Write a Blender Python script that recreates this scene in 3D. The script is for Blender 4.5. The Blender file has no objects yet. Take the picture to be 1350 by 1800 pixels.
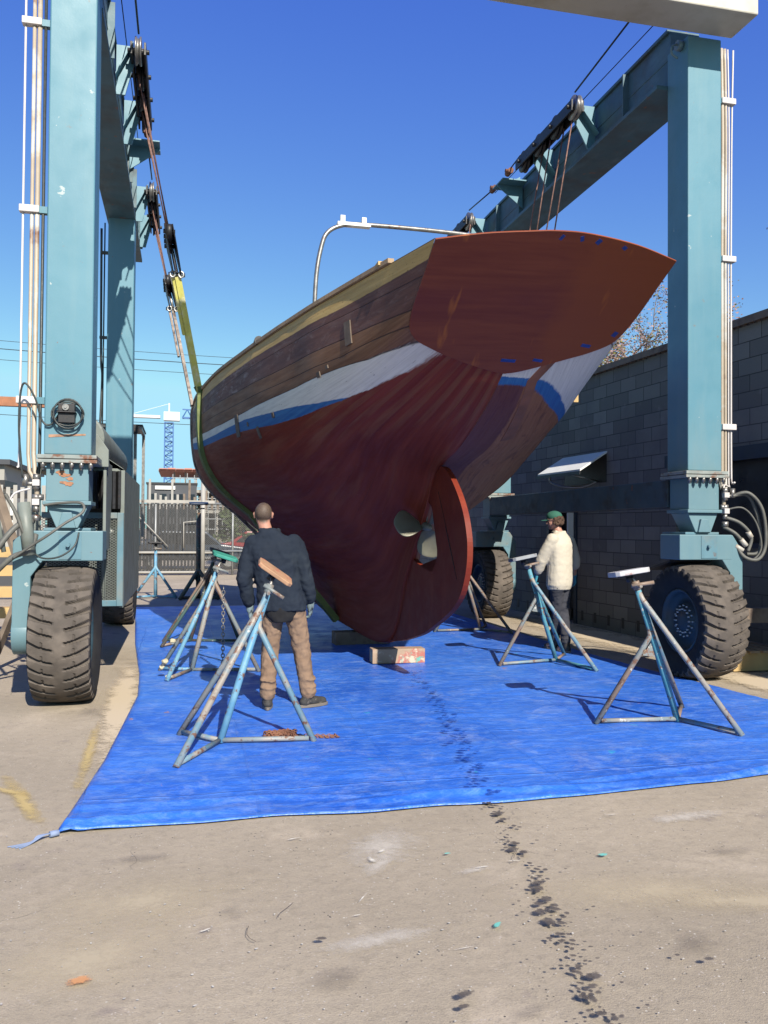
import bpy, bmesh, math, random
from mathutils import Vector, Matrix, noise, Euler
R = math.radians
sc = bpy.context.scene
col = sc.collection

# ------------------------------------------------------------------ camera, world, sun, exposure
cam_d = bpy.data.cameras.new("camera"); cam = bpy.data.objects.new("camera", cam_d); col.objects.link(cam)
cam_d.sensor_fit = 'HORIZONTAL'; cam_d.sensor_width = 36; cam_d.lens = 40.0
cam_d.clip_start = .05; cam_d.clip_end = 3000
cam.matrix_world = (Matrix.Translation((0, 0, 1.57)) @ Matrix.Rotation(R(-13.2), 4, 'Z')
                    @ Matrix.Rotation(R(91.15), 4, 'X') @ Matrix.Rotation(R(.4), 4, 'Z'))
sc.camera = cam
SUN_EL, SUN_AZ = R(36), R(9.5)      # sun behind the camera, a little to the right of -Y
w = bpy.data.worlds.new("World"); sc.world = w; w.use_nodes = True
wn = w.node_tree.nodes; wl = w.node_tree.links; wn.clear()
sky = wn.new('ShaderNodeTexSky'); sky.sky_type = 'NISHITA'; sky.sun_disc = False
sky.sun_elevation = SUN_EL; sky.sun_rotation = R(180) - SUN_AZ; sky.altitude = 20
sky.air_density = 1.0; sky.dust_density = .6; sky.ozone_density = 2.2
hsv = wn.new('ShaderNodeHueSaturation'); hsv.inputs['Saturation'].default_value = 1.12
bg = wn.new('ShaderNodeBackground'); bg.inputs['Strength'].default_value = .066
wo = wn.new('ShaderNodeOutputWorld')
wl.new(sky.outputs[0], hsv.inputs['Color']); sep = wn.new('ShaderNodeSeparateColor'); cmb = wn.new('ShaderNodeCombineColor'); wl.new(hsv.outputs[0], sep.inputs[0])
for i, (g, a, top) in enumerate(((1.26, .88, 3.2), (1.24, .917, 5.2), (.42, 3.65, 20))):    # camera-like colour response of the sky
    mn = wn.new('ShaderNodeMath'); mn.operation = 'MINIMUM'; mn.inputs[1].default_value = top; wl.new(sep.outputs[i], mn.inputs[0])
    pw = wn.new('ShaderNodeMath'); pw.operation = 'POWER'; pw.inputs[1].default_value = g; wl.new(mn.outputs[0], pw.inputs[0])
    ml = wn.new('ShaderNodeMath'); ml.operation = 'MULTIPLY'; ml.inputs[1].default_value = a; wl.new(pw.outputs[0], ml.inputs[0]); wl.new(ml.outputs[0], cmb.inputs[i])
wl.new(cmb.outputs[0], bg.inputs[0]); wl.new(bg.outputs[0], wo.inputs[0])
sd = bpy.data.lights.new("sun", 'SUN'); sd.energy = 5.0; sd.angle = R(.5); sd.color = (1, .93, .82)
so = bpy.data.objects.new("sun", sd); col.objects.link(so)
sv = Vector((math.sin(SUN_AZ) * math.cos(SUN_EL), -math.cos(SUN_AZ) * math.cos(SUN_EL), math.sin(SUN_EL)))
so.rotation_euler = sv.to_track_quat('Z', 'Y').to_euler(); so.location = sv * 40
sc.view_settings.view_transform = 'Standard'; sc.view_settings.look = 'None'
sc.view_settings.exposure = .8; sc.view_settings.gamma = 1; sc.view_settings.use_curve_mapping = False

# ------------------------------------------------------------------ material helpers
def nt(name):
    m = bpy.data.materials.new(name); m.use_nodes = True; t = m.node_tree
    return m, t.nodes, t.links, t.nodes['Principled BSDF']
def c4(c): return (c[0], c[1], c[2], 1)
def coords(N, L, kind='OBJ', scale=(1, 1, 1)):
    if kind == 'OBJ': s = N.new('ShaderNodeTexCoord').outputs['Object']
    else: s = N.new('ShaderNodeNewGeometry').outputs['Position']
    mp = N.new('ShaderNodeMapping'); mp.inputs['Scale'].default_value = scale
    L.new(s, mp.inputs[0]); return mp.outputs[0]
def noi(N, L, vec, scale, detail=4, rough=.55, dist=0):
    n = N.new('ShaderNodeTexNoise'); n.inputs['Scale'].default_value = scale; n.inputs['Detail'].default_value = detail
    n.inputs['Roughness'].default_value = rough; n.inputs['Distortion'].default_value = dist
    L.new(vec, n.inputs['Vector']); return n.outputs[0]
def mr(N, L, v, a, b, c=0, d=1):
    n = N.new('ShaderNodeMapRange'); n.clamp = True
    for i, x in zip((1, 2, 3, 4), (a, b, c, d)): n.inputs[i].default_value = x
    L.new(v, n.inputs[0]); return n.outputs[0]
def ma(N, L, op, a, b=None):
    n = N.new('ShaderNodeMath'); n.operation = op
    for i, x in enumerate((a, b)):
        if x is None: continue
        if isinstance(x, (int, float)): n.inputs[i].default_value = x
        else: L.new(x, n.inputs[i])
    return n.outputs[0]
def mx(N, L, f, a, b):
    n = N.new('ShaderNodeMix'); n.data_type = 'RGBA'
    if isinstance(f, (int, float)): n.inputs[0].default_value = f
    else: L.new(f, n.inputs[0])
    for i, x in ((6, a), (7, b)):
        if isinstance(x, tuple): n.inputs[i].default_value = c4(x)
        else: L.new(x, n.inputs[i])
    return n.outputs[2]
def bump(N, L, h, strength, dist, B):
    b = N.new('ShaderNodeBump'); b.inputs['Strength'].default_value = strength; b.inputs['Distance'].default_value = dist
    L.new(h, b.inputs['Height']); L.new(b.outputs[0], B.inputs['Normal']); return b
def mat(name, base, rough=.6, metal=0, var=.25, vs=3, layers=(), bmp=(40, .15, .004), sc3=(1, 1, 1), kind='OBJ', spec=.5, k=.66):
    """base colour with brightness variation plus noise-masked layers (colour, scale, lo, hi, stretch)"""
    m, N, L, B = nt(name)
    base = tuple(x * k for x in base); layers = [(tuple(x * k for x in ly[0]),) + tuple(ly[1:]) for ly in layers]
    v = coords(N, L, kind, sc3)
    dark = tuple(x * (1 - var) for x in base); lite = tuple(min(1, x * (1 + var)) for x in base)
    c = mx(N, L, mr(N, L, noi(N, L, v, vs), .3, .7), dark, lite)
    for ly in layers:
        vv = coords(N, L, kind, ly[4]) if len(ly) > 4 else v
        c = mx(N, L, mr(N, L, noi(N, L, vv, ly[1], 6, .6), ly[2], ly[3]), c, ly[0])
    L.new(c, B.inputs['Base Color']); B.inputs['Roughness'].default_value = rough; B.inputs['Metallic'].default_value = metal
    B.inputs['Specular IOR Level'].default_value = spec
    L.new(mr(N, L, noi(N, L, v, vs * 4), .3, .7, max(0, rough - .08), min(1, rough + .1)), B.inputs['Roughness'])
    if bmp: bump(N, L, noi(N, L, v, bmp[0], 3), bmp[1], bmp[2], B)
    return m

RUST = (.19, .075, .035)
M = {}
M['teal'] = mat('teal_paint', (.098, .265, .34), .42, var=.05, vs=.9, layers=(
    ((.18, .34, .40), 1.1, .50, .85), ((.08, .20, .26), 5, .64, .85, (1, 1, .25)), (RUST, 3.5, .69, .74)), bmp=(60, .06, .002))
def lift_paint():
    m, N, L, B = nt('weathered_lift_paint'); v = coords(N, L, 'OBJ'); sp = N.new('ShaderNodeSeparateXYZ'); L.new(v, sp.inputs[0])
    c = mx(N, L, mr(N, L, noi(N, L, v, .9), .3, .7), (.062, .168, .218), (.070, .186, .238))
    c = mx(N, L, mr(N, L, noi(N, L, coords(N, L, 'OBJ', (6, 6, .5)), 1.2, 5), .5, .8, 0, .5), c, (.11, .21, .24))          # chalky streaks
    c = mx(N, L, mr(N, L, noi(N, L, coords(N, L, 'OBJ', (7, 7, .35)), 2, 6, .7), .66, .78, 0, .45), c, (.05, .10, .11))    # grime runs
    zz = ma(N, L, 'ADD', sp.outputs[2], ma(N, L, 'MULTIPLY', ma(N, L, 'SUBTRACT', noi(N, L, coords(N, L, 'OBJ', (2.5, 2.5, .8)), 2, 5, .65), .5), 1.6))
    c = mx(N, L, mr(N, L, zz, 2.9, 2.0, 0, .32), c, (.17, .19, .175))                                                      # road dust low down
    c = mx(N, L, mr(N, L, noi(N, L, v, 4.5, 7, .7), .66, .72, 0, .8), c, (.13, .10, .075))
    c = mx(N, L, mr(N, L, noi(N, L, v, 11, 5, .7), .715, .735), c, (.16, .06, .03))
    c = mx(N, L, mr(N, L, noi(N, L, v, 8, 4, .6), .70, .72), c, (.28, .33, .33))
    L.new(c, B.inputs['Base Color']); L.new(mr(N, L, noi(N, L, v, 3, 4), .3, .7, .38, .6), B.inputs['Roughness'])
    bump(N, L, ma(N, L, 'ADD', noi(N, L, v, 1.7, 3), ma(N, L, 'MULTIPLY', noi(N, L, v, 60, 3), .08)), .25, .02, B); return m
M['teal'] = lift_paint()
M['teal_dull'] = mat('dull_teal_paint', (.12, .25, .31), .5, var=.15, vs=2, layers=(
    ((.24, .25, .22), 2.5, .45, .7), (RUST, 6, .63, .7), ((.03, .03, .03), 4, .66, .8)), bmp=(60, .1, .003))
M['beam_teal'] = mat('shaded_dirty_beam_paint', (.048, .110, .138), .55, var=.2, vs=1.6, k=1, layers=(((.05, .06, .06), 2, .45, .72), ((.09, .17, .20), 3, .55, .75, (1, .3, 1)), (RUST, 6, .66, .72)))  # base darkened to hold the upper beams' shade, with dirt and rust layers
M['shade_teal'] = mat('shade_darkened_teal_paint', (.045, .085, .11), .6, var=.25, vs=2, layers=(((.03, .03, .03), 3, .5, .7), (RUST, 8, .66, .72)))  # lower beam's shade put into a dark base; rust and mottling over it
M['flange'] = mat('rusty_flange_paint', (.30, .34, .32), .6, var=.2, vs=6, layers=((RUST, 9, .5, .62), ((.38, .36, .32), 14, .55, .65)))
M['greygreen'] = mat('grey_cabinet_paint', (.22, .25, .225), .55, var=.12, vs=2, layers=(((.16, .17, .14), 3, .5, .75), (RUST, 7, .66, .7)))
M['cream'] = mat('cream_paint', (.66, .63, .54), .5, var=.06, vs=1, layers=(((.45, .40, .30), 2, .5, .8), ((.30, .14, .06), 7, .66, .74, (1, .3, 1))))
M['tyre'] = mat('tyre_rubber', (.125, .108, .094), .92, var=.2, vs=6, layers=(((.22, .185, .155), 5, .45, .75),), bmp=(120, .25, .003), spec=.1)
M['tyredark'] = mat('tyre_sidewall_rubber', (.03, .03, .032), .8, var=.2, vs=6, layers=(((.06, .055, .05), 5, .55, .8),), bmp=(120, .2, .003), spec=.25)
M['rim'] = mat('rim_paint', (.035, .075, .10), .55, var=.2, vs=7, layers=(((.07, .07, .07), 5, .5, .7), (RUST, 9, .66, .72)))  # rim colour darkened to carry the shade on the wheel discs
M['hub'] = mat('wheel_hub_paint', (.20, .23, .25), .5, var=.2, vs=9)
M['chrome'] = mat('bright_steel', (.6, .6, .57), .38, 1, var=.1, vs=20, bmp=None)
M['steel'] = mat('worn_steel', (.33, .32, .30), .4, .7, var=.25, vs=14, layers=((RUST, 12, .6, .7),))
M['black'] = mat('black_grease', (.018, .018, .02), .5, var=.3, vs=9, layers=(((.06, .04, .03), 12, .58, .7),))
M['hose'] = mat('grey_hose', (.13, .13, .115), .6, var=.2, vs=12)
M['hosedark'] = mat('dark_hose', (.04, .05, .05), .5, var=.2, vs=12)
M['rope'] = mat('rusty_wire_rope', (.24, .13, .10), .6, .3, var=.4, vs=30, bmp=(220, .5, .004))
M['ropedark'] = mat('dark_wire_rope', (.02, .02, .025), .5, .3, var=.3, vs=30)
M['pipeA'] = mat('cream_pipe', (.50, .42, .32), .45, var=.15, vs=2, layers=((RUST, 3, .6, .75), ((.62, .60, .55), 2.5, .5, .6)))
M['pipeB'] = mat('white_pipe', (.72, .68, .66), .4, var=.08, vs=2)
M['rust'] = mat('rust', (.22, .09, .05), .8, var=.4, vs=12, layers=(((.32, .15, .08), 16, .5, .7),))
M['orangesteel'] = mat('rusty_orange_bar', (.42, .17, .08), .7, var=.3, vs=5, layers=(((.12, .06, .04), 3, .55, .65),))
M['yellowstrap'] = mat('yellow_webbing', (.70, .66, .16), .8, var=.15, vs=5, layers=(((.42, .42, .12), 3, .55, .78), ((.85, .80, .50), 8, .5, .7)), bmp=(300, .4, .003))
M['olivestrap'] = mat('olive_webbing', (.13, .17, .035), .7, var=.25, vs=5, layers=(((.22, .24, .06), 6, .5, .7),), bmp=(300, .4, .003))  # lower run of the sling, darker and greener than the upper strap
M['oldstrap'] = mat('frayed_pale_webbing', (.36, .29, .24), .85, var=.3, vs=7, layers=(((.12, .09, .08), 9, .5, .62), ((.55, .5, .42), 11, .58, .68)), bmp=(200, .5, .004))
M['transom'] = None
M['redpaint'] = mat('dark_red_bottom_paint', (.14, .019, .008), .6, var=.12, vs=1.5, layers=(((.13, .012, .006), 2, .45, .75), ((.24, .045, .018), 3.5, .55, .8, (1, 1, .5))), bmp=(70, .12, .003), k=1, spec=.25)
M['bronze'] = mat('dull_bronze', (.20, .19, .135), .5, .25, var=.12, vs=9, bmp=(80, .1, .002))
M['yellowply'] = mat('yellow_plywood', (.50, .33, .12), .6, var=.15, vs=4)
M['tan'] = mat('raw_timber', (.42, .29, .17), .75, var=.2, vs=3, layers=(((.30, .2, .12), 6, .5, .7, (4, 4, .6)),))
M['timber_grey'] = mat('weathered_timber', (.26, .20, .15), .85, var=.25, vs=4, layers=(((.14, .1, .08), 6, .5, .7),))
M['timber_yellow'] = mat('fresh_timber', (.62, .42, .18), .75, var=.15, vs=4)
M['deck'] = mat('deck_paint', (.30, .27, .22), .7)
M['barewood'] = mat('bare_hull_patch', (.16, .12, .09), .8, var=.3, vs=12)  # bare timber where the hull paint is missing
M['navy'] = mat('navy_cotton', (.022, .030, .046), .92, var=.2, vs=3, layers=(((.045, .055, .065), 2.2, .55, .8),), bmp=(9, .5, .02), spec=.15)
M['khaki'] = mat('brown_canvas_trousers', (.30, .20, .135), .92, var=.12, vs=5, layers=(((.18, .115, .075), 6, .5, .75),), bmp=(14, .55, .015), spec=.15)
M['dark_shirt'] = mat('black_knit', (.008, .008, .01), .9)
M['creamshirt'] = mat('cream_cotton', (.64, .58, .47), .9, var=.06, vs=4, bmp=(9, .5, .02), spec=.15)
M['greytrouser'] = mat('charcoal_canvas', (.060, .062, .075), .92, var=.15, vs=5, bmp=(12, .5, .015), spec=.15)
M['skin'] = mat('skin', (.55, .28, .20), .55, var=.08, vs=12, bmp=(90, .08, .002))
M['hair'] = mat('short_brown_hair', (.13, .085, .06), .85, var=.35, vs=60, layers=(((.20, .15, .115), 9, .48, .75),), bmp=(140, .9, .006))
M['hair2'] = mat('curly_brown_hair', (.075, .038, .02), .8, var=.4, vs=40, bmp=(60, 1, .012))
M['capgreen'] = mat('green_cap_cotton', (.025, .13, .085), .85, var=.12, vs=9)
M['gloveblue'] = mat('blue_rubber_glove', (.04, .26, .36), .6, var=.25, vs=20)
M['glovegrey'] = mat('grey_work_glove', (.18, .24, .25), .8, var=.3, vs=25, layers=(((.03, .04, .05), 18, .52, .6),))
M['shoe'] = mat('worn_dark_shoe', (.045, .042, .038), .8, var=.3, vs=25, layers=(((.16, .14, .12), 22, .55, .65),))
M['sole'] = mat('pale_rubber_sole', (.20, .17, .14), .8)
M['boot'] = mat('black_boot', (.03, .026, .022), .6, var=.3, vs=20)
M['whitepanel'] = mat('white_panel', (.95, .95, .90), .6, var=.05, vs=2)
M['darkblue'] = mat('dark_blue_paint', (.02, .035, .065), .5, var=.2, vs=2)
M['fencewhite'] = mat('pale_fence_paint', (.44, .42, .38), .6, var=.12, vs=3)
M['fencepost'] = mat('galvanised_post', (.36, .37, .37), .5, .3, var=.15, vs=4)
M['cranewhite'] = mat('crane_white_paint', (.75, .76, .78), .5, var=.05)
M['craneblue'] = mat('crane_blue_paint', (.05, .16, .42), .5, var=.1)
M['concrete'] = mat('pale_concrete', (.40, .38, .34), .85, var=.12, vs=.2)
M['orangeslab'] = mat('orange_formwork', (.62, .26, .19), .8, var=.15, vs=.3)
M['darksheet'] = mat('dark_cladding', (.07, .075, .085), .7, var=.2, vs=.3)
M['wire'] = mat('overhead_wire', (.02, .02, .025), .7)
M['carred'] = mat('red_car_paint', (.32, .02, .025), .3, var=.1)
M['carwhite'] = mat('silver_car_paint', (.5, .52, .55), .3, var=.1)
M['cardark'] = mat('dark_car_paint', (.04, .06, .09), .3, var=.1)
M['glass'] = mat('dark_glass', (.02, .025, .03), .08, var=.1, bmp=None)
M['darkglass'] = mat('dusty_dark_window', (.022, .027, .035), .35, var=.3, vs=1.2, layers=(((.04, .045, .055), .8, .5, .8, (1, 1, .2)),), bmp=None)

# ------------------------------------------------------------------ mesh helpers
LOC = {}
def newbm(): return bmesh.new()
def box(bm, a, b, rot=None, piv=None):
    x0, y0, z0 = a; x1, y1, z1 = b
    vs = [bm.verts.new(p) for p in ((x0, y0, z0), (x1, y0, z0), (x1, y1, z0), (x0, y1, z0), (x0, y0, z1), (x1, y0, z1), (x1, y1, z1), (x0, y1, z1))]
    for f in ((3, 2, 1, 0), (4, 5, 6, 7), (0, 1, 5, 4), (1, 2, 6, 5), (2, 3, 7, 6), (3, 0, 4, 7)): bm.faces.new([vs[i] for i in f])
    if rot is not None: bmesh.ops.rotate(bm, verts=vs, cent=piv or ((x0 + x1) / 2, (y0 + y1) / 2, (z0 + z1) / 2), matrix=rot)
    return vs
def frame_of(d):
    d = Vector(d).normalized(); u = Vector((0, 0, 1)) if abs(d.z) < .95 else Vector((1, 0, 0))
    s = d.cross(u).normalized(); return s, s.cross(d).normalized()
def tube(bm, pts, r, seg=10, cap=True, ry=None):
    pts = [Vector(p) for p in pts]; n = len(pts); rings = []
    rr = r if isinstance(r, (list, tuple)) else [r] * n
    s, u = frame_of(pts[1] - pts[0])
    for i, p in enumerate(pts):
        d = (pts[min(i + 1, n - 1)] - pts[max(i - 1, 0)]).normalized()
        s = (s - d * s.dot(d)).normalized(); u = s.cross(d).normalized()
        k = (ry / r) if ry else 1
        rings.append([bm.verts.new(p + s * math.cos(a) * rr[i] + u * math.sin(a) * rr[i] * k) for a in (2 * math.pi * j / seg for j in range(seg))])
    for a, b in zip(rings, rings[1:]):
        for j in range(seg):
            f = bm.faces.new((a[j], a[(j + 1) % seg], b[(j + 1) % seg], b[j])); f.smooth = True
    if cap: bm.faces.new(rings[0][::-1]); bm.faces.new(rings[-1])
def bar(bm, p, q, w, h, up=(0, 0, 1)):
    """rectangular bar from p to q"""
    p, q = Vector(p), Vector(q); d = (q - p).normalized(); up = Vector(up)
    if abs(d.dot(up)) > .98: up = Vector((0, 1, 0))
    s = d.cross(up).normalized(); u = s.cross(d)
    a = [bm.verts.new(c + s * sx * w / 2 + u * sy * h / 2) for c in (p, q) for sx, sy in ((-1, -1), (1, -1), (1, 1), (-1, 1))]
    for f in ((3, 2, 1, 0), (4, 5, 6, 7), (0, 1, 5, 4), (1, 2, 6, 5), (2, 3, 7, 6), (3, 0, 4, 7)): bm.faces.new([a[i] for i in f])
def prism(bm, poly, off):
    """extrude polygon (3D points) by vector off"""
    a = [bm.verts.new(p) for p in poly]; b = [bm.verts.new(Vector(p) + Vector(off)) for p in poly]; n = len(a)
    bm.faces.new(a[::-1]); bm.faces.new(b)
    for i in range(n): bm.faces.new((a[i], a[(i + 1) % n], b[(i + 1) % n], b[i]))
def frustum(bm, z0, r0, z1, r1):
    """r = (x0,x1,y0,y1)"""
    a = [bm.verts.new((x, y, z0)) for x, y in ((r0[0], r0[2]), (r0[1], r0[2]), (r0[1], r0[3]), (r0[0], r0[3]))]
    b = [bm.verts.new((x, y, z1)) for x, y in ((r1[0], r1[2]), (r1[1], r1[2]), (r1[1], r1[3]), (r1[0], r1[3]))]
    bm.faces.new(a[::-1]); bm.faces.new(b)
    for i in range(4): bm.faces.new((a[i], a[(i + 1) % 4], b[(i + 1) % 4], b[i]))
def smooth_path(pts, n=6):
    P = [Vector(p) for p in pts]; out = []
    for i in range(len(P) - 1):
        a, b, c, d = P[max(i - 1, 0)], P[i], P[i + 1], P[min(i + 2, len(P) - 1)]
        for k in range(n):
            t = k / n
            out.append(.5 * ((2 * b) + (c - a) * t + (2 * a - 5 * b + 4 * c - d) * t * t + (3 * b - 3 * c + d - a) * t ** 3))
    out.append(P[-1]); return out
def tag(o, label=None, cat=None, group=None, kind=None):
    if label: o['label'] = label
    if cat: o['category'] = cat
    if group: o['group'] = group
    if kind: o['kind'] = kind
    return o
def thing(name, label, cat, loc, group=None):
    o = bpy.data.objects.new(name, None); col.objects.link(o); o.location = loc; o.empty_display_size = .1
    LOC[o.name] = Vector(loc); return tag(o, label, cat, group)
def obj(name, bm, m, parent=None, bevel=0, fix=True, sub=0, shift=None):
    """link bm (world coordinates) as one mesh; under a parent the vertices are shifted to its frame"""
    if fix: bmesh.ops.recalc_face_normals(bm, faces=bm.faces)
    if parent is not None: org = LOC[parent.name]
    elif shift is not None: org = Vector(shift)
    else:
        xs = [v.co for v in bm.verts]; lo = Vector([min(p[i] for p in xs) for i in range(3)]); hi = Vector([max(p[i] for p in xs) for i in range(3)])
        org = Vector(((lo.x + hi.x) / 2, (lo.y + hi.y) / 2, lo.z))
    for v in bm.verts: v.co -= org
    me = bpy.data.meshes.new(name); bm.to_mesh(me); bm.free()
    o = bpy.data.objects.new(name, me); col.objects.link(o)
    for mm in (m if isinstance(m, (list, tuple)) else [m]): me.materials.append(mm)
    if parent is not None: o.parent = parent
    else: o.location = org
    LOC[o.name] = org
    if bevel:
        b = o.modifiers.new('bevel', 'BEVEL'); b.width = bevel; b.segments = 2; b.limit_method = 'ANGLE'; b.angle_limit = R(40)
    if sub:
        s = o.modifiers.new('sub', 'SUBSURF'); s.levels = sub; s.render_levels = sub
    return o
def struct(name, bm, m, **k):
    o = obj(name, bm, m, shift=(0, 0, 0), **k); o['kind'] = 'structure'; return o
def joined(name, parent, m, fn, **k):
    bm = newbm(); fn(bm); return obj(name, bm, m, parent, **k)
def rotz(a): return Matrix.Rotation(a, 3, 'Z')

# ------------------------------------------------------------------ ground
def ground_mat():
    m, N, L, B = nt('worn_asphalt')
    v = coords(N, L, 'POS')
    c = mx(N, L, mr(N, L, noi(N, L, v, .55, 5), .35, .65), (.285, .240, .180), (.36, .303, .228))
    c = mx(N, L, mr(N, L, noi(N, L, v, 1.3, 6, .6, .6), .56, .75), c, (.43, .36, .275))      # pale dusty washes
    c = mx(N, L, mr(N, L, noi(N, L, v, 2.3, 6, .65, .3), .62, .72), c, (.235, .195, .165))
    c = mx(N, L, mr(N, L, noi(N, L, v, 16, 7, .8), .5, .72, 0, .55), c, (.17, .145, .11))
    c = mx(N, L, mr(N, L, noi(N, L, coords(N, L, 'POS', (1.3, 1, 2)), 11, 8, .8), .56, .72, 0, .6), c, (.43, .37, .28))
    vc = N.new('ShaderNodeTexVoronoi'); vc.feature = 'DISTANCE_TO_EDGE'; vc.inputs['Scale'].default_value = .42; cv = N.new('ShaderNodeVectorMath'); cv.operation = 'ADD'
    nn_ = N.new('ShaderNodeTexNoise'); nn_.inputs['Scale'].default_value = 3; nn_.inputs['Detail'].default_value = 6; L.new(v, nn_.inputs['Vector']); sc_ = N.new('ShaderNodeVectorMath'); sc_.operation = 'SCALE'; sc_.inputs['Scale'].default_value = .35; L.new(nn_.outputs['Color'], sc_.inputs[0])
    L.new(v, cv.inputs[0]); L.new(sc_.outputs[0], cv.inputs[1]); L.new(cv.outputs[0], vc.inputs['Vector'])
    crk = ma(N, L, 'MULTIPLY', mr(N, L, vc.outputs['Distance'], .0006, .0022, 1, 0), mr(N, L, noi(N, L, v, 1.1, 3), .5, .6)); c = mx(N, L, ma(N, L, 'MULTIPLY', crk, .55), c, (.07, .06, .05))
    fine = noi(N, L, v, 90, 4, .7)
    c = mx(N, L, mr(N, L, fine, .52, .75, 0, .5), c, (.13, .115, .10))
    vo = N.new('ShaderNodeTexVoronoi'); vo.inputs['Scale'].default_value = 55; L.new(v, vo.inputs['Vector'])
    sp = ma(N, L, 'MULTIPLY', mr(N, L, vo.outputs['Distance'], .16, .24, 1, 0), mr(N, L, noi(N, L, v, 14, 2), .50, .62))
    c = mx(N, L, sp, c, (.40, .35, .30))
    vo2 = N.new('ShaderNodeTexVoronoi'); vo2.inputs['Scale'].default_value = 21; L.new(v, vo2.inputs['Vector'])
    sp2 = ma(N, L, 'MULTIPLY', mr(N, L, vo2.outputs['Distance'], .07, .11, 1, 0), mr(N, L, noi(N, L, v, 5, 2), .5, .56))
    c = mx(N, L, sp2, c, (.50, .46, .39))
    vo3 = N.new('ShaderNodeTexVoronoi'); vo3.inputs['Scale'].default_value = 33; L.new(v, vo3.inputs['Vector'])
    sp3 = ma(N, L, 'MULTIPLY', mr(N, L, vo3.outputs['Distance'], .10, .16, 1, 0), mr(N, L, noi(N, L, v, 6, 2), .56, .60))
    c = mx(N, L, sp3, c, (.06, .055, .05))
    L.new(c, B.inputs['Base Color']); B.inputs['Roughness'].default_value = .9
    B.inputs['Specular IOR Level'].default_value = .25
    h = ma(N, L, 'ADD', noi(N, L, v, 130, 4, .7), ma(N, L, 'MULTIPLY', noi(N, L, v, 9, 3), 1.5))
    h = ma(N, L, 'ADD', h, ma(N, L, 'MULTIPLY', noi(N, L, v, 16, 7, .8), 1.2)); bump(N, L, h, .5, .008, B)
    return m
bm = newbm(); bmesh.ops.create_grid(bm, x_segments=2, y_segments=2, size=1200)
struct('ground', bm, ground_mat())

def blotch(bm, x, y, rx, ry, z, rough=.35, n=18, rot=0, seed=0):
    rnd = random.Random(seed); k = [1 + rough * (rnd.random() - .5) * 2 for _ in range(n)]
    vs = []
    for i in range(n):
        a = 2 * math.pi * i / n; r = (k[i] + k[i - 1] * .4 + k[(i + 1) % n] * .4) / 1.8
        px, py = rx * r * math.cos(a), ry * r * math.sin(a)
        vs.append(bm.verts.new((x + px * math.cos(rot) - py * math.sin(rot), y + px * math.sin(rot) + py * math.cos(rot), z)))
    bm.faces.new(vs)
rnd = random.Random(5)
# soft edged stains on the ground and tarp: transparent-edged through noise
def stain_mat(name, c, lo, hi, scale, alpha=1, rough=.85):
    m, N, L, B = nt(name)
    v = coords(N, L, 'POS')
    uv = N.new('ShaderNodeAttribute'); uv.attribute_name = 'edge'
    f = ma(N, L, 'ADD', uv.outputs['Fac'], ma(N, L, 'MULTIPLY', ma(N, L, 'SUBTRACT', noi(N, L, v, scale, 5, .65), .5), 1.6))
    f = ma(N, L, 'ADD', f, ma(N, L, 'MULTIPLY', ma(N, L, 'SUBTRACT', noi(N, L, v, 34, 6, .8), .5), 1.5))
    f = ma(N, L, 'MULTIPLY', f, mr(N, L, uv.outputs['Fac'], -.33, .15))
    a = mr(N, L, f, lo, hi, 0, alpha)
    B.inputs['Base Color'].default_value = c4(c); B.inputs['Roughness'].default_value = rough
    L.new(a, B.inputs['Alpha']); return m
def stain(bm, lay, x, y, rx, ry, z, rot=0):
    n = 20; cv = bm.verts.new((x, y, z)); cv[lay] = 1.0; vs = []
    for i in range(n):
        a = 2 * math.pi * i / n; px, py = rx * math.cos(a), ry * math.sin(a)
        w_ = bm.verts.new((x + px * math.cos(rot) - py * math.sin(rot), y + px * math.sin(rot) + py * math.cos(rot), z)); w_[lay] = -.35; vs.append(w_)
    for i in range(n): bm.faces.new((cv, vs[i], vs[(i + 1) % n]))
def stains(name, m, items, z=.004, kind='structure'):
    bm = newbm(); lay = bm.verts.layers.float.new('edge')
    for i, it in enumerate(items): stain(bm, lay, it[0], it[1], it[2], it[3], z + i * .00008, it[4] if len(it) > 4 else 0)
    o = obj(name, bm, m, shift=(0, 0, 0), fix=False); o['kind'] = kind; return o
stains('pale_dust_marking', stain_mat('pale_sand', (.50, .42, .29), -.15, .95, 3, .6), (
    (2.0, 3.38, .75, .26, -.15), (2.35, 3.2, .5, .12, -.3), (-.15, 3.75, .6, .36, .1), (-.3, 3.3, .5, .34, .5)))
stains('white_dust_marking', stain_mat('white_dust', (.54, .49, .42), -.05, .95, 6, .65), (
    (.98, 4.12, .36, .26, .8), (.75, 3.2, .35, .1, .2), (1.32, 3.75, .12, .05, .3), (.9, 3.9, .08, .22, -.6), (2.7, 4.2, .4, .1, .1)), z=.007)
stains('yellow_line_marking', stain_mat('faded_yellow_line', (.48, .36, .15), .05, .8, 5, .8), (
    (-.88, 5.25, .09, .9, .35), (-.62, 6.3, .07, 1.5, .02), (-1.0, 5.45, .32, .07, -.7)), z=.010)
stains('pale_path_marking', stain_mat('pale_concrete_lane', (.49, .40, .28), -.05, .5, 2.5, .95), (
    (-.52, 8.0, .22, 3.4, .02), (6.0, 11.5, .75, 4.5, .06), (5.9, 7.5, .6, 1.5, .2)), z=.013)
stains('dark_stain_marking', stain_mat('oily_patch', (.14, .115, .095), .15, 1.3, 5, .35), (
    (.55, 2.95, .2, .12, .3), (-.2, 4.2, .3, .1, .1), (1.9, 2.9, .25, .12, .5), (2.6, 3.7, .3, .1, 0), (.2, 3.55, .12, .08, 0), (-.75, 7.6, .18, .5, 0), (5.8, 8.9, .3, .4, 0), (1.1, 2.6, .15, .06, .4)), z=.0145)
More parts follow.
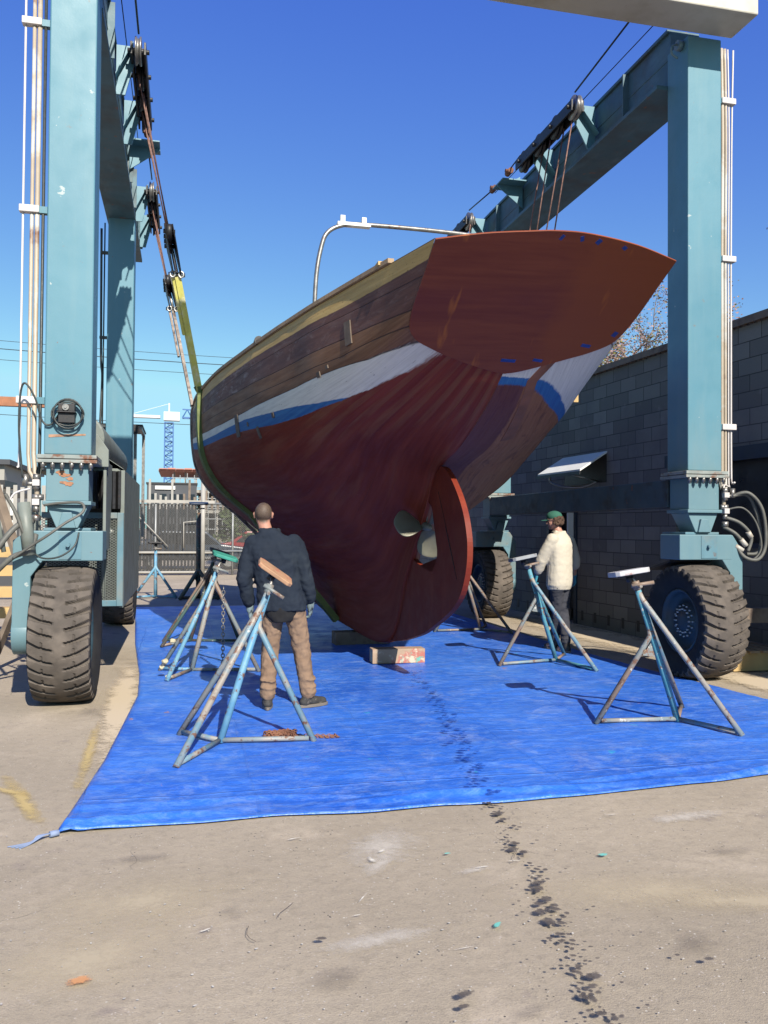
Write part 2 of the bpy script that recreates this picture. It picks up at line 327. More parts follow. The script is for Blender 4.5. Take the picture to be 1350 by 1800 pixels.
stains('white_scrape_marking', stain_mat('chalky_scrape', (.60, .56, .48), .1, .9, 22, .9), (
    (.95, 4.05, .05, .02, .9), (.88, 3.95, .03, .05, .2), (1.36, 3.76, .06, .012, .1), (1.52, 3.8, .07, .008, -.1), (1.03, 3.05, .07, .008, .15), (.55, 4.3, .06, .01, .3), (.7, 3.4, .05, .008, .2), (.75, 3.55, .09, .006, 1.0), (2.3, 4.3, .08, .01, 0), (0.1, 3.4, .05, .01, .5)), z=.0150)
stains('orange_paint_marking', stain_mat('orange_spill', (.50, .24, .10), .15, .5, 18, .9), ((-.33, 3.12, .075, .05, .3),), z=.0155)
stains('teal_paint_marking', stain_mat('teal_spill', (.12, .42, .36), .15, .5, 25, .9), (
    (1.98, 3.78, .045, .03, .2), (1.22, 3.2, .05, .022, .9), (1.25, 3.95, .03, .015, 0)), z=.0160)
# drips: a trail of dark wet spots
P = [(1.69, 4.67), (1.71, 4.49), (1.61, 3.99), (1.56, 3.61), (1.48, 3.31), (1.43, 3.07), (1.39, 2.86), (1.35, 2.68), (1.32, 2.48)]
path = smooth_path([(p[0], p[1], 0) for p in P], 10); items = []
for p in path:
    for _ in range(rnd.choice((1, 2, 2, 3))):
        s = min(.042, rnd.lognormvariate(-4.1, .5)); items.append((p.x + rnd.gauss(0, .028), p.y + rnd.uniform(-.03, .03), s, s * rnd.uniform(.6, 1), rnd.random() * 3))
for _ in range(42):
    p = rnd.choice(path); s = rnd.uniform(.006, .016); items.append((p.x + rnd.gauss(.06, .14), p.y + rnd.uniform(-.05, .05), s, s * .7, 0))
items += [(.93, 2.72, .05, .03, .2), (.90, 2.65, .03, .02, 0), (1.86, 2.75, .035, .02, 0), (.52, 3.2, .03, .02, 0)]
stains('water_drips', stain_mat('wet_asphalt', (.080, .068, .060), .0, .42, 45, .9, .6), items, z=.018, kind='stuff')
# bits of pale grit and paint chips
bm = newbm()
for k in range(3):
    x, y = rnd.uniform(-.3, 2.2), rnd.uniform(2.5, 4.3); a = rnd.uniform(1.2, 2.2); q = [(x, y, .0178)]
    for _ in range(4): a += rnd.gauss(0, .2); q.append((q[-1][0] + .035 * math.cos(a), q[-1][1] + .035 * math.sin(a), .0178))
    tube(bm, q, .0011, 4)
tag(obj('scratches', bm, mat('dark_scratch', (.10, .08, .07), .9, bmp=None), shift=(0, 0, 0)), kind='stuff')
bm = newbm()
for _ in range(900):
    y = 2.3 + 5 * rnd.random() ** 1.5; x = rnd.uniform(-.9, 3.9) * (.35 + y / 6); s = rnd.uniform(.0012, .0042)
    if y > 4.55 and x > -.65: continue
    blotch(bm, x, y, s * rnd.uniform(1, 1.8), s, .0075 + rnd.random() * .002, .4, 6, rnd.random() * 3, rnd.random())
tag(obj('paint_chips', bm, mat('pale_chip', (.66, .62, .54), .8, var=.2, vs=30, bmp=None), shift=(0, 0, 0)), kind='stuff')

# ------------------------------------------------------------------ tarp
def tarp():
    m, N, L, B = nt('blue_polytarp')
    v = coords(N, L, 'POS')
    c = mx(N, L, mr(N, L, noi(N, L, v, .8, 5), .35, .65), (.014, .090, .45), (.032, .145, .57))
    c = mx(N, L, mr(N, L, noi(N, L, coords(N, L, 'POS', (1, 1.6, 1)), 8, 8, .8, .4), .46, .72, 0, .75), c, (.13, .26, .58))             # scuffs
    c = mx(N, L, mr(N, L, noi(N, L, v, 2.4, 9, .8, .5), .53, .72, 0, .6), c, (.25, .32, .50))       # dust
    c = mx(N, L, mr(N, L, noi(N, L, v, 7, 5, .6), .68, .73, 0, .7), c, (.03, .30, .42))             # teal drips
    c = mx(N, L, mr(N, L, noi(N, L, coords(N, L, 'POS', (1.1, .8, 1)), 5.3, 5, .6), .70, .74, 0, .8), c, (.28, .15, .15))
    L.new(c, B.inputs['Base Color'])
    L.new(mr(N, L, noi(N, L, v, 3, 4), .3, .7, .30, .52), B.inputs['Roughness'])
    h = ma(N, L, 'ADD', noi(N, L, coords(N, L, 'POS', (1, 2.2, 1)), 7, 5, .6), ma(N, L, 'MULTIPLY', noi(N, L, v, 40, 3), .35))
    rd = N.new('ShaderNodeTexNoise'); rd.noise_type = 'RIDGED_MULTIFRACTAL'; rd.inputs['Scale'].default_value = 1.6; rd.inputs['Detail'].default_value = 5; L.new(coords(N, L, 'POS', (1, 1.8, 1)), rd.inputs['Vector'])
    h = ma(N, L, 'ADD', h, ma(N, L, 'MULTIPLY', rd.outputs[0], .55))
    sp = N.new('ShaderNodeSeparateXYZ'); L.new(v, sp.inputs[0])
    for i_, per in ((0, .95), (1, 1.15)):       # folding creases
        wv_ = ma(N, L, 'ADD', sp.outputs[i_], ma(N, L, 'MULTIPLY', noi(N, L, v, .9, 2), .12)); fr = ma(N, L, 'ABSOLUTE', ma(N, L, 'SUBTRACT', ma(N, L, 'FRACT', ma(N, L, 'DIVIDE', wv_, per)), .5))
        h = ma(N, L, 'ADD', h, mr(N, L, fr, 0, .012, .5, 0))
    bump(N, L, h, .5, .022, B)
    NX, NY = 190, 300
    Lx = [(4.55, -.62), (6, -.50), (8.25, -.40), (9.4, -.44), (12, -.62), (17.3, -.9)]
    Rx_ = [(4.95, 5.75), (6.9, 5.3), (9.6, 5.02), (15, 4.9), (17.3, 4.9)]
    def ip(t, y):
        for (a, b), (c_, d) in zip(t, t[1:]):
            if y <= c_: return b + (d - b) * max(0, (y - a)) / (c_ - a)
        return t[-1][1]
    bm = newbm(); g = []
    for j in range(NY + 1):
        row = []
        for i in range(NX + 1):
            u = i / NX; tj = j / NY; y0 = 4.60 + .30 * u ** 1.3 * .9 + (.045 * math.sin(u * 9 + 1) + .03 * noise.noise(Vector((u * 14, 2, 5)))) * (1 - tj)
            y = y0 + (17.3 - y0) * tj ** 1.25; x = ip(Lx, y) * (1 - u) + ip(Rx_, y) * u
            x += .03 * noise.noise(Vector((y * 1.3, u * 2, 3))) * (1 - abs(2 * u - 1))
            z = .020 + .009 * noise.noise(Vector((x * 1.3, y * 1.3, 0))) + .008 * abs(noise.noise(Vector((x * 1.6, y * 4.5, 4)))) + .004 * noise.noise(Vector((x * 6, y * 9, 7)))
            dfr = y - y0      # distance from the front edge: long low wrinkles run along it
            for (c0, amp, wd, ph) in ((.11, .034, .035, .3), (.30, .022, .03, 2.1), (.75, .009, .05, 4), (1.3, .007, .05, 1), (2.1, .006, .05, 5)):
                cc = c0 + .06 * math.sin(x * 1.1 + ph) + .03 * noise.noise(Vector((x * 2, ph, 1)))
                z += amp * math.exp(-((dfr - cc) / wd) ** 2) * (.55 + .9 * noise.noise(Vector((x * .9, ph * 3, 9))))
            dl = (x - ip(Lx, y)); z += .006 * math.exp(-(dl / .04) ** 2)
            if j == 0 or i == 0 or i == NX: z = .012
            # corner gathers where the tie is
            r = math.hypot(x + .62, y - 4.6)
            if r < .35: z += .02 * (1 - r / .35) * abs(math.sin(math.atan2(y - 4.6, x + .62) * 9))
            row.append(bm.verts.new((x, y, max(z, .0095))))
        g.append(row)
    for j in range(NY):
        for i in range(NX):
            f = bm.faces.new((g[j][i], g[j][i + 1], g[j + 1][i + 1], g[j + 1][i])); f.smooth = True
    o = obj('tarp', bm, m, shift=(0, 0, 0)); tag(o, 'large creased blue plastic tarp spread over the ground under the boat', 'tarp')
    s = o.modifiers.new('t', 'SOLIDIFY'); s.thickness = .003; s.offset = -1
    t = newbm()
    for k in range(4): tube(t, smooth_path([(-.60, 4.62, .02), (-.66 - .01 * k, 4.58, .025), (-.72, 4.52 + .01 * k, .006), (-.76 - .02 * k, 4.47 + .012 * k, .005)], 4), .003, 5)
    tube(t, [(-.64, 4.60, .02), (-.60, 4.62, .02)], .016, 8)
    LOC[o.name] = Vector((0, 0, 0)); obj('tie_cord', t, mat('pale_blue_cord', (.28, .36, .55), .8), o)
    blots = []
    for p in smooth_path([(2.45, 9.0, 0), (2.3, 7.8, 0), (2.15, 6.9, 0), (1.98, 6.0, 0), (1.82, 5.3, 0), (1.72, 4.75, 0)], 12):
        for _ in range(2): s_ = rnd.uniform(.018, .05); blots.append((p.x + rnd.gauss(0, .05), p.y + rnd.uniform(-.05, .05), s_, s_ * .8, 0))
    st = newbm(); lay = st.verts.layers.float.new('edge')
    for i, it in enumerate(blots): stain(st, lay, it[0], it[1], it[2], it[3], .036 + i * .0001, 0)
    q = obj('wet_spots', st, stain_mat('wet_tarp', (.012, .055, .33), .0, .6, 45, .75, .25), o, fix=False); q['kind'] = 'stuff'
tarp()

# ------------------------------------------------------------------ travel lift
FY0, FY1, RY0, RY1 = 8.0, 8.4, 14.0, 14.4
LIFT = thing('travel_lift', 'tall teal boat hoist on four big rubber tyres straddling the wooden boat', 'boat hoist', (2.175, 11.2, 0))
CX = 2.175
def lj(name, m, fn, parent=None, **k): return joined(name, parent or LIFT, m, fn, **k)
def tyre_mesh():
    """tyre around the local X axis, tread grooves cut in by height"""
    bm = newbm(); RO, W = .61, .25; NA = 495
    prof = []   # (x, r, tread flag)
    n = 34
    prof += [(-.17, .33, 0), (-.20, .36, 0), (-.225, .40, 0), (-.25, .47, 0), (-.258, .52, 0), (-.25, .555, .3)]
    for i in range(n + 1):
        x = -.243 + .486 * i / n; prof.append((x, RO - .028 * (abs(x) / .243) ** 3.2, 1))
    prof += [(.25, .555, .3), (.258, .52, 0), (.25, .47, 0), (.225, .40, 0), (.20, .36, 0), (.17, .33, 0)]
    rings = []; NL = 33
    for k in range(NA):
        a = 2 * math.pi * k / NA; row = []
        for (x, r, t) in prof:
            d = 0
            if t > 0:
                s = 1 if x > 0 else -1; ax = abs(x) / .25
                if ax > .16:
                    # slanted lug grooves, curving towards the shoulder
                    ph = (a * NL / (2 * math.pi) + s * .25 + .30 * (ax - .16) + .55 * (ax - .16) ** 2) % 1.0
                    w_ = .13 + .22 * max(0, ax - .55)
                    g = max(0, 1 - (abs(ph - .5) / w_) ** 4) if abs(ph - .5) < w_ else 0
                    d = .036 * g * min(1, (ax - .16) / .06)
                    # short step in the middle of each lug row
                    if .46 < ax < .52:
                        if (ph % 1.0) < .42: d = max(d, .012)
                if t < 1: d *= .8
            rr = r - d
            row.append(bm.verts.new((x, rr * math.cos(a), rr * math.sin(a))))
        rings.append(row)
    for k in range(NA):
        A, B_ = rings[k], rings[(k + 1) % NA]
        for i in range(len(prof) - 1):
            f = bm.faces.new((A[i], B_[i], B_[i + 1], A[i + 1])); f.smooth = 5 > i or i > len(prof) - 7
            f.material_index = 0 if 5 <= i <= len(prof) - 7 else 1
    me = bpy.data.meshes.new('tyre'); bmesh.ops.recalc_face_normals(bm, faces=bm.faces); bm.to_mesh(me); bm.free()
    me.materials.append(M['tyre']); me.materials.append(M['tyredark']); return me
def disc_lathe(bm, prof, seg=48):
    """prof list of (x, r) around the X axis"""
    rings = []
    for x, r in prof: rings.append([bm.verts.new((x, r * math.cos(2 * math.pi * j / seg), r * math.sin(2 * math.pi * j / seg))) for j in range(seg)])
    for a, b in zip(rings, rings[1:]):
        for j in range(seg): f = bm.faces.new((a[j], a[(j + 1) % seg], b[(j + 1) % seg], b[j])); f.smooth = True
    for r in (rings[0], rings[-1]): bm.faces.new(r)
def rim_mesh(s):
    """s = +1: disc faces +X (left wheels show their +X side)"""
    bm = newbm()
    disc_lathe(bm, [(x * s, r) for x, r in ((-.2, .345), (.17, .345), (.195, .34), (.195, .325), (.15, .30), (.10, .285), (.09, .20), (.12, .19), (.13, .12), (.15, .115), (.155, .04), (.155, .002))])
    me = bpy.data.meshes.new('rim'); bmesh.ops.recalc_face_normals(bm, faces=bm.faces); bm.to_mesh(me); bm.free(); me.materials.append(M['rim']); return me
def nuts_mesh(s):
    bm = newbm()
    for k in range(16):
        a = 2 * math.pi * k / 16
        for rr, l in ((.165, .15), (.125, .165)):
            tube(bm, [(.10 * s, rr * math.cos(a), rr * math.sin(a)), (l * s, rr * math.cos(a), rr * math.sin(a))], .0105, 6)
    me = bpy.data.meshes.new('lug_nuts'); bm.to_mesh(me); bm.free(); me.materials.append(M['chrome']); return me
TM = tyre_mesh(); RM = {1: rim_mesh(1), -1: rim_mesh(-1)}; NM = {1: nuts_mesh(1), -1: nuts_mesh(-1)}
def child(name, me, parent, loc, rot=None):
    o = bpy.data.objects.new(name, me); col.objects.link(o); o.parent = parent; o.location = loc
    if rot: o.rotation_euler = rot
    LOC[o.name] = LOC[parent.name] + Vector(loc); return o
def bolts(bm, x0, x1, y, z, n, sy=-1):
    for i in range(n):
        x = x0 + (x1 - x0) * (i + .5) / n
        tube(bm, [(x, y, z + .012), (x, y, z - .045)], .021, 6)
        tube(bm, [(x, y, z - .03), (x, y, z - .06)], .011, 6)
for (s, X0) in ((-1, -1.21), (1, 5.16)):            # s = outward direction
    X1 = X0 + .40; xc = (X0 + X1) / 2
    for (Y0, Y1, rear) in ((FY0, FY1, 0), (RY0, RY1, 1)):
        d = -1 if not rear else 1
        lj('leg_post', M['teal'], lambda bm: box(bm, (X0, Y0, 2.21), (X1, Y1, 6.846 if not rear else 6.5)), bevel=.012)
        fl = lj('flange', M['flange'], lambda bm: (box(bm, (X0 - .055, Y0 - .055, 2.135), (X1 + .055, Y1 + .055, 2.165)), box(bm, (X0 - .05, Y0 - .05, 2.172), (X1 + .05, Y1 + .05, 2.207))), bevel=.004)
        for i in range(6):
            x = X0 - .04 + (.48) * (i + .5) / 6; lj('flange_bolt', M['steel'], lambda bm: (tube(bm, [(x, Y0 - .03, 2.147), (x, Y0 - .03, 2.09)], .021, 6), tube(bm, [(x, Y0 - .03, 2.105), (x, Y0 - .03, 2.07)], .011, 6)), parent=fl)
        lj('post_foot', M['teal'], lambda bm: (box(bm, (X0 + .02, Y0 + .02, 1.80), (X1 - .02, Y1 - .02, 2.135)),
            box(bm, (X0 - .005, Y0 - .005, 1.765), (X1 + .005, Y1 + .005, 1.80)),
            frustum(bm, 1.56, (xc - .09, xc + .09, Y0 + .03, Y1 - .08), 1.765, (X0 + .02, X1 - .02, Y0 + .04, Y1 - .04)),
            prism(bm, [(xc - .075, Y0 + .0, 1.56), (xc + .075, Y0 + .0, 1.56), (xc + .04, Y0 + .0, 1.70), (xc - .04, Y0 + .0, 1.70)], (0, .05, 0))), bevel=.006)
        # yoke: top arm across the tyre and one outer leg down to the axle
        yf = Y0 - .02 if not rear else Y0 + .35
        yb = yf + .38
        xin = xc + (-s) * .31; xout = xc + s * .44; xleg = xc + s * .29
        def yoke(bm):
            lo, hi = sorted((xin, xleg + s * .02)); box(bm, (lo, yf, 1.27), (hi, yb, 1.535))
            a, b = sorted((xleg, xout))
            prism(bm, [(xleg, yf + .002, .62), (xout, yf + .002, .62), (xout, yf + .002, 1.45 if s < 0 else 1.36), (xout - s * .12, yf + .002, 1.533), (xleg - s * .08, yf + .002, 1.533), (xleg - s * .10, yf + .002, 1.275), (xleg, yf + .002, 1.13)], (0, yb - yf - .004, 0))
        lj('yoke', M['teal'] if not rear else M['teal_dull'], yoke, bevel=.008)
        def axle(bm):
            yc = (yf + yb) / 2
            a, b = sorted((xleg - s * .004, xout + s * .004)); tube(bm, [(a, yc, .63), (b, yc, .63)], .198, 28)
            tube(bm, [(xleg - s * .26, yc, .612), (xout + s * .02, yc, .612)], .07, 14)
        lj('axle_housing', M['teal'], axle, bevel=.005)
        lj('grease_patch', M['teal_dull'], lambda bm: (box(bm, (xc - .06, yf - .006, 1.285), (xc + .13, yf - .001, 1.525)), tube(bm, [(xc + .02, yf - .004, 1.41), (xc + .02, yf - .045, 1.41)], .018, 8)))
        lj('turntable_plate', M['teal_dull'], lambda bm: box(bm, (xc - .2, Y0 + .05 if not rear else Y0 + .1, 1.535), (xc + .2, Y1 + .1, 1.562)), bevel=.004)
        yc = (yf + yb) / 2
        wh = bpy.data.objects.new('wheel', None); col.objects.link(wh); wh.parent = LIFT
        wl_ = Vector((xc - .005, yc, .612)); wh.location = wl_ - LOC[LIFT.name]; LOC[wh.name] = wl_; wh.rotation_euler = (rnd.random() * 6, 0, 0)
        child('tyre', TM, wh, (0, 0, 0)); child('rim', RM[-s], wh, (0, 0, 0)); child('lug_nuts', NM[-s], wh, (0, 0, 0))
        # mudguard plate over inner side
        if s > 0: lj('mudguard', M['black'], lambda bm: prism(bm, [(xc - .28, yc + .05, 1.262), (xc - .28, yc + .5, 1.15), (xc - .28, yc + .5, 1.13), (xc - .28, yc + .05, 1.24)], (.55, 0, 0)))
    # upper side beam: box girder with a bottom flange and stiffener line
    Xa, Xb = X0 - .0, X1 + .0
    xi = Xb if s < 0 else Xa
    Xa2, Xb2 = (Xa - .02, Xb - .01) if s < 0 else (Xa - .13, Xb - .1)
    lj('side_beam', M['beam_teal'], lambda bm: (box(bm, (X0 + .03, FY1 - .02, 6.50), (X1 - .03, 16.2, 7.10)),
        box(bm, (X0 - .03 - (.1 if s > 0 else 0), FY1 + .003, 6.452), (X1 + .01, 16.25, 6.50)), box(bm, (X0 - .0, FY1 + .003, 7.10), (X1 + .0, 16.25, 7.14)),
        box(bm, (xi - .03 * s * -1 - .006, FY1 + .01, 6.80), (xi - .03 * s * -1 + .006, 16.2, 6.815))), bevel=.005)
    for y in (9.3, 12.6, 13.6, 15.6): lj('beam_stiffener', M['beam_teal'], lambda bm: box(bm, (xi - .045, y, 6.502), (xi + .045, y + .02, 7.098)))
    lj('lower_beam', M['shade_teal'], lambda bm: box(bm, (X0 + .005, FY1 + .003, 1.83), (X1 - .06, RY0 - .003, 2.13)), bevel=.008)
    # sheave assemblies on brackets inboard of the beam
    xs_ = xi - s * (.25 if s < 0 else .36)                                   # plane of the sheaves
    for (ya, yb2, ns) in ((9.75, 11.75, 4), (13.9, 15.9, 4)):
        asm = bpy.data.objects.new('sheave_carriage', None); col.objects.link(asm); asm.parent = LIFT
        p0 = Vector((xs_, ya, 6.95)); asm.location = p0 - LOC[LIFT.name]; LOC[asm.name] = p0
        def chan(bm):
            for q in (-1, 1):
                box(bm, (xs_ + q * .075 - .012, ya + .12, 6.885), (xs_ + q * .075 + .012, yb2, 7.03))
            box(bm, (xs_ - .062, ya + .25, 7.015), (xs_ + .062, yb2 - .02, 7.028))
            for k in range(ns): 
                y = ya + .2 + k * (yb2 - ya - .35) / (ns - 1); tube(bm, [(xs_ - .12, y, 6.96), (xs_ + .12, y, 6.96)], .028, 8)
        lj('channel_frame', M['black'], chan, parent=asm, bevel=.004)
        for k in range(ns):
            y = ya + .2 + k * (yb2 - ya - .35) / (ns - 1)
            def shv(bm):
                seg = 32
                prof = [(-.035, .06), (-.035, .205), (-.02, .205), (-.008, .175), (.008, .175), (.02, .205), (.035, .205), (.035, .06)]
                rings = [[bm.verts.new((xs_ + px, y + r * .74 * math.cos(2 * math.pi * j / seg), 6.96 + r * .74 * math.sin(2 * math.pi * j / seg))) for j in range(seg)] for px, r in prof]
                for a, b in zip(rings, rings[1:]):
                    for j in range(seg): f = bm.faces.new((a[j], a[(j + 1) % seg], b[(j + 1) % seg], b[j])); f.smooth = True
                bm.faces.new(rings[0]); bm.faces.new(rings[-1])
            lj('sheave', M['steel'] if k == 0 else M['black'], shv, parent=asm)
        for yy in (ya + .35, yb2 - .35):
            def brk(bm):
                a = xi; b = xs_ - s * -.06
                prism(bm, [(a, yy, 7.09), (a, yy, 6.52), (a - s * .1, yy, 6.52), (b, yy, 6.88), (b, yy, 7.09)], (0, .025, 0))
                prism(bm, [(a, yy - .10, 6.70), (a, yy + .14, 6.70), (b, yy + .14, 7.085), (b, yy - .10, 7.085)], (0, 0, .02))
            lj('sheave_bracket', M['teal'], brk)
    def lim(bm):
        a = xi; b = xi - s * .42; y = 12.55
        box(bm, (min(a, b), y - .22, 7.0), (max(a, b), y + .22, 7.02)); prism(bm, [(a, y, 7.0), (a, y, 6.66), (b, y, 6.97), (b, y, 7.0)], (0, .015, 0))
        prism(bm, [(a, y + .1, 7.02), (a, y + .1, 7.2), (b + s * .1, y + .1, 7.02)], (0, .01, 0))
    lj('rope_anchor_bracket', M['teal'], lim, bevel=.002)
    lj('anchor_pins', M['rust'], lambda bm: [tube(bm, [(xs_, 12.55 + q * .26, 7.06), (xs_, 12.55 + q * .42, 7.06)], .045, 9) for q in (-1, 1)] + [tube(bm, [(xs_ - .06, 12.55 + q * .33, 7.08), (xs_ + .06, 12.55 + q * .33, 7.08)], .03, 8) for q in (-1, 1)])
    # wire rope running along the sheaves and towards the front winch
    lj('haul_rope', M['ropedark'], lambda bm: (tube(bm, [(xs_, 9.95, 7.165), (xs_ + s * .04, 7.6, 7.52 if s < 0 else 7.42)], .012, 6), tube(bm, [(xs_, 11.75, 7.13), (xs_, 12.2, 7.09)], .011, 6),
        tube(bm, [(xs_, 12.9, 7.06), (xs_, 14.1, 7.16)], .011, 6), tube(bm, [(xs_ + s * .14, 8.2, 7.10), (xs_ + s * .14, 13.2, 7.13)], .006, 5)))
    # hydraulic pipes outboard of the front post
    xo = X0 if s < 0 else X1
    for k, (dx, r, mm) in enumerate(((.055, .014, 'hosedark'), (.105, .021, 'pipeA'), (.150, .017, 'pipeA'), (.225, .010, 'pipeB'), (.19, .009, 'pipeB'))):
        if s < 0 and k == 4: continue
        x = xo + s * dx * (.95 if s > 0 else 1)
        zb = 1.95 if k < 3 else 2.05
        pts = [(x, 8.14, 6.84 if s > 0 else 7.6), (x, 8.14, 2.28), (x, 8.12, 2.1), (x - s * .0, 8.08, zb + .05)] if k in (0, 3) else [(x, 8.14, 6.84 if s > 0 else 7.6), (x, 8.14, 2.22), (x - s * .02, 8.10, 2.06), (xo + s * .06, 8.05, zb), (xo + s * .055, 8.05, 1.75)]
        if s > 0: pts = [(x + (.03 if k == 3 else -.005), 8.14, 6.84), (x + .01, 8.14, 5.9), (x, 8.14, 4.6), (x, 8.14, 3.9)] + pts[1:]
        lj('hydraulic_pipe', M[mm], lambda bm: tube(bm, smooth_path(pts, 5) if s > 0 else pts, r, 8))
    for z in ((2.70, 4.42, 6.12) if s < 0 else (2.70, 4.53, 6.26)):
        br = lj('pipe_bracket', M['teal'], lambda bm: box(bm, *[tuple(q) for q in zip(*[sorted(p) for p in ((xo, xo + s * .10), (8.12, 8.18), (z - .03, z + .03))])]))
        lj('pipe_clamp', M['pipeB'], lambda bm: box(bm, *[tuple(q) for q in zip(*[sorted(p) for p in ((xo + s * .085, xo + s * .255), (8.10, 8.175), (z - .032, z + .032))])]), parent=br, bevel=.006)
    for z, r in ((1.98, .032), (1.90, .03), (1.80, .036), (1.70, .028), (1.62, .036)): lj('valve_fitting', M['steel'], lambda bm: tube(bm, [(xo + s * .06, 8.03, z), (xo + s * .06, 8.03, z + .055)], r, 8))
    lj('valve_lever', M['steel'], lambda bm: [tube(bm, [(xo + s * .06, 8.03, 1.95), (xo + s * .17, 8.03, 1.95)], .02, 8), tube(bm, [(xo + s * .15, 8.03, 1.93), (xo + s * .15, 8.03, 2.03)], .028, 8), tube(bm, [(xo + s * .0, 8.03, 1.83), (xo + s * .06, 8.03, 1.83)], .03, 6)])
    lj('valve_block', M['pipeB'], lambda bm: [box(bm, (xo + s * .06 - .03, 7.99, z), (xo + s * .06 + .03, 8.045, z + .055)) for z in (1.93, 1.76)], bevel=.004)
# cross girder at the front top
lj('cross_beam', M['cream'], lambda bm: (box(bm, (-1.3, 7.52, 6.85), (5.66, 7.965, 7.45))), bevel=.015)
lj('girder_lifting_lug', M['teal_dull'], lambda bm: (tube(bm, [(5.10, 8.12, 6.79), (5.159, 8.12, 6.79)], .055, 16), tube(bm, smooth_path([(5.10, 8.12, 6.80), (5.03, 8.10, 6.76), (5.03, 8.10, 6.68), (5.10, 8.1, 6.64)], 5), .012, 7)))
# right hand hydraulic hoses, looping
for k, pts in enumerate((
    [(5.71, 8.03, 1.95), (5.85, 7.95, 1.98), (5.98, 7.9, 1.80), (6.02, 7.9, 1.45), (5.93, 7.9, 1.28), (5.80, 7.95, 1.30), (5.73, 8.0, 1.42)],
    [(5.63, 8.03, 1.80), (5.78, 7.95, 1.82), (5.92, 7.92, 1.66), (5.98, 7.92, 1.40), (5.88, 7.95, 1.27), (5.76, 8.0, 1.38)],
    [(5.62, 8.03, 1.72), (5.76, 7.97, 1.66), (5.88, 7.95, 1.52), (5.84, 7.95, 1.36)],
    [(5.60, 8.03, 1.62), (5.70, 7.97, 1.55), (5.80, 7.95, 1.44)],
    [(5.70, 8.02, 1.95), (5.88, 7.98, 1.94), (6.0, 7.96, 1.6), (5.98, 7.96, 1.36), (5.86, 8.0, 1.33)])):
    lj('hydraulic_hose', M['hose'], lambda bm: tube(bm, smooth_path(pts, 8), .019 if k != 1 else .010, 8))
lj('hose_coupling', M['pipeA'], lambda bm: [tube(bm, a, .027, 8) for a in ([(5.84, 7.95, 1.57), (5.88, 7.95, 1.51)], [(5.76, 7.96, 1.49), (5.82, 7.95, 1.42)], [(5.72, 8.0, 1.42), (5.80, 7.98, 1.37)])])
# left hand hoses
for k, (pts, r, mm) in enumerate((
    ([(-1.29, 8.03, 1.62), (-1.40, 7.92, 1.58), (-1.52, 7.85, 1.42), (-1.66, 7.85, 1.20), (-1.72, 7.9, 1.05)], .026, 'hose'),
    ([(-1.26, 7.98, 1.50), (-1.30, 7.9, 1.37), (-1.44, 7.88, 1.30), (-1.60, 7.9, 1.14)], .024, 'hose'),
    ([(-1.42, 7.85, 1.30), (-1.28, 7.82, 1.40), (-1.13, 7.78, 1.50), (-1.0, 7.80, 1.60), (-.86, 7.85, 1.70), (-.88, 7.9, 1.78), (-1.05, 7.95, 1.78), (-1.2, 8.0, 1.76)], .012, 'hose'),
    ([(-.90, 7.95, 1.52), (-.93, 7.88, 1.40), (-1.05, 7.86, 1.31), (-1.2, 7.9, 1.30), (-1.30, 7.95, 1.38)], .008, 'hosedark'),
    ([(-1.50, 7.9, 1.85), (-1.42, 7.9, 1.70), (-1.36, 7.9, 1.55), (-1.33, 7.92, 1.46)], .016, 'hose'),
    ([(-1.30, 7.9, 1.9), (-1.42, 7.9, 1.86), (-1.47, 7.9, 1.78)], .009, 'pipeB'),
    ([(-1.38, 8.0, 2.0), (-1.41, 7.97, 2.4), (-1.40, 7.95, 2.72), (-1.36, 7.93, 2.82), (-1.28, 7.94, 2.70), (-1.22, 7.97, 2.50), (-1.15, 7.97, 2.47), (-1.08, 7.96, 2.56), (-1.02, 7.955, 2.62)], .009, 'hosedark'))):
    lj('hydraulic_hose' if k < 6 else 'horn_cable', M[mm], lambda bm: tube(bm, smooth_path(pts, 8), r, 8))
lj('cylinder_arm', M['greygreen'], lambda bm: (tube(bm, [(-1.36, 7.95, 1.78), (-1.30, 7.93, 1.32)], .055, 12), tube(bm, [(-1.62, 7.9, 1.95), (-1.50, 7.88, 1.35)], .02, 8)))
# warning horn with looped cable on the left front post
hn = lj('warning_horn', M['black'], lambda bm: (box(bm, (-1.085, 7.91, 2.585), (-.945, 7.998, 2.655)), box(bm, (-1.085, 7.92, 2.485), (-.945, 7.998, 2.572)), box(bm, (-1.095, 7.89, 2.573), (-.935, 7.998, 2.584))), bevel=.006)
lj('horn_mouth', M['steel'], lambda bm: (tube(bm, [(-1.02, 7.915, 2.62), (-1.02, 7.895, 2.62)], .028, 16), tube(bm, [(-1.02, 7.91, 2.62), (-1.02, 7.885, 2.62)], .011, 10)), parent=hn)
lj('cable_loop', M['hosedark'], lambda bm: [tube(bm, [(-1.01 + rx * math.cos(t * .3) + .004 * k, 7.955 - .018 * k, 2.565 + rz * math.sin(t * .3)) for t in range(21 + k)], .0075, 7) for k, (rx, rz) in enumerate(((.125, .125), (.135, .105), (.12, .13)))], parent=hn)
lj('rust_streak', mat('rust_scar', (.42, .24, .15), .8, var=.3, vs=20), lambda bm: (prism(bm, [(-1.17, 7.999, 2.36), (-.86, 7.999, 2.385), (-.86, 7.999, 2.40), (-1.17, 7.999, 2.385)], (0, -.0022, 0))))
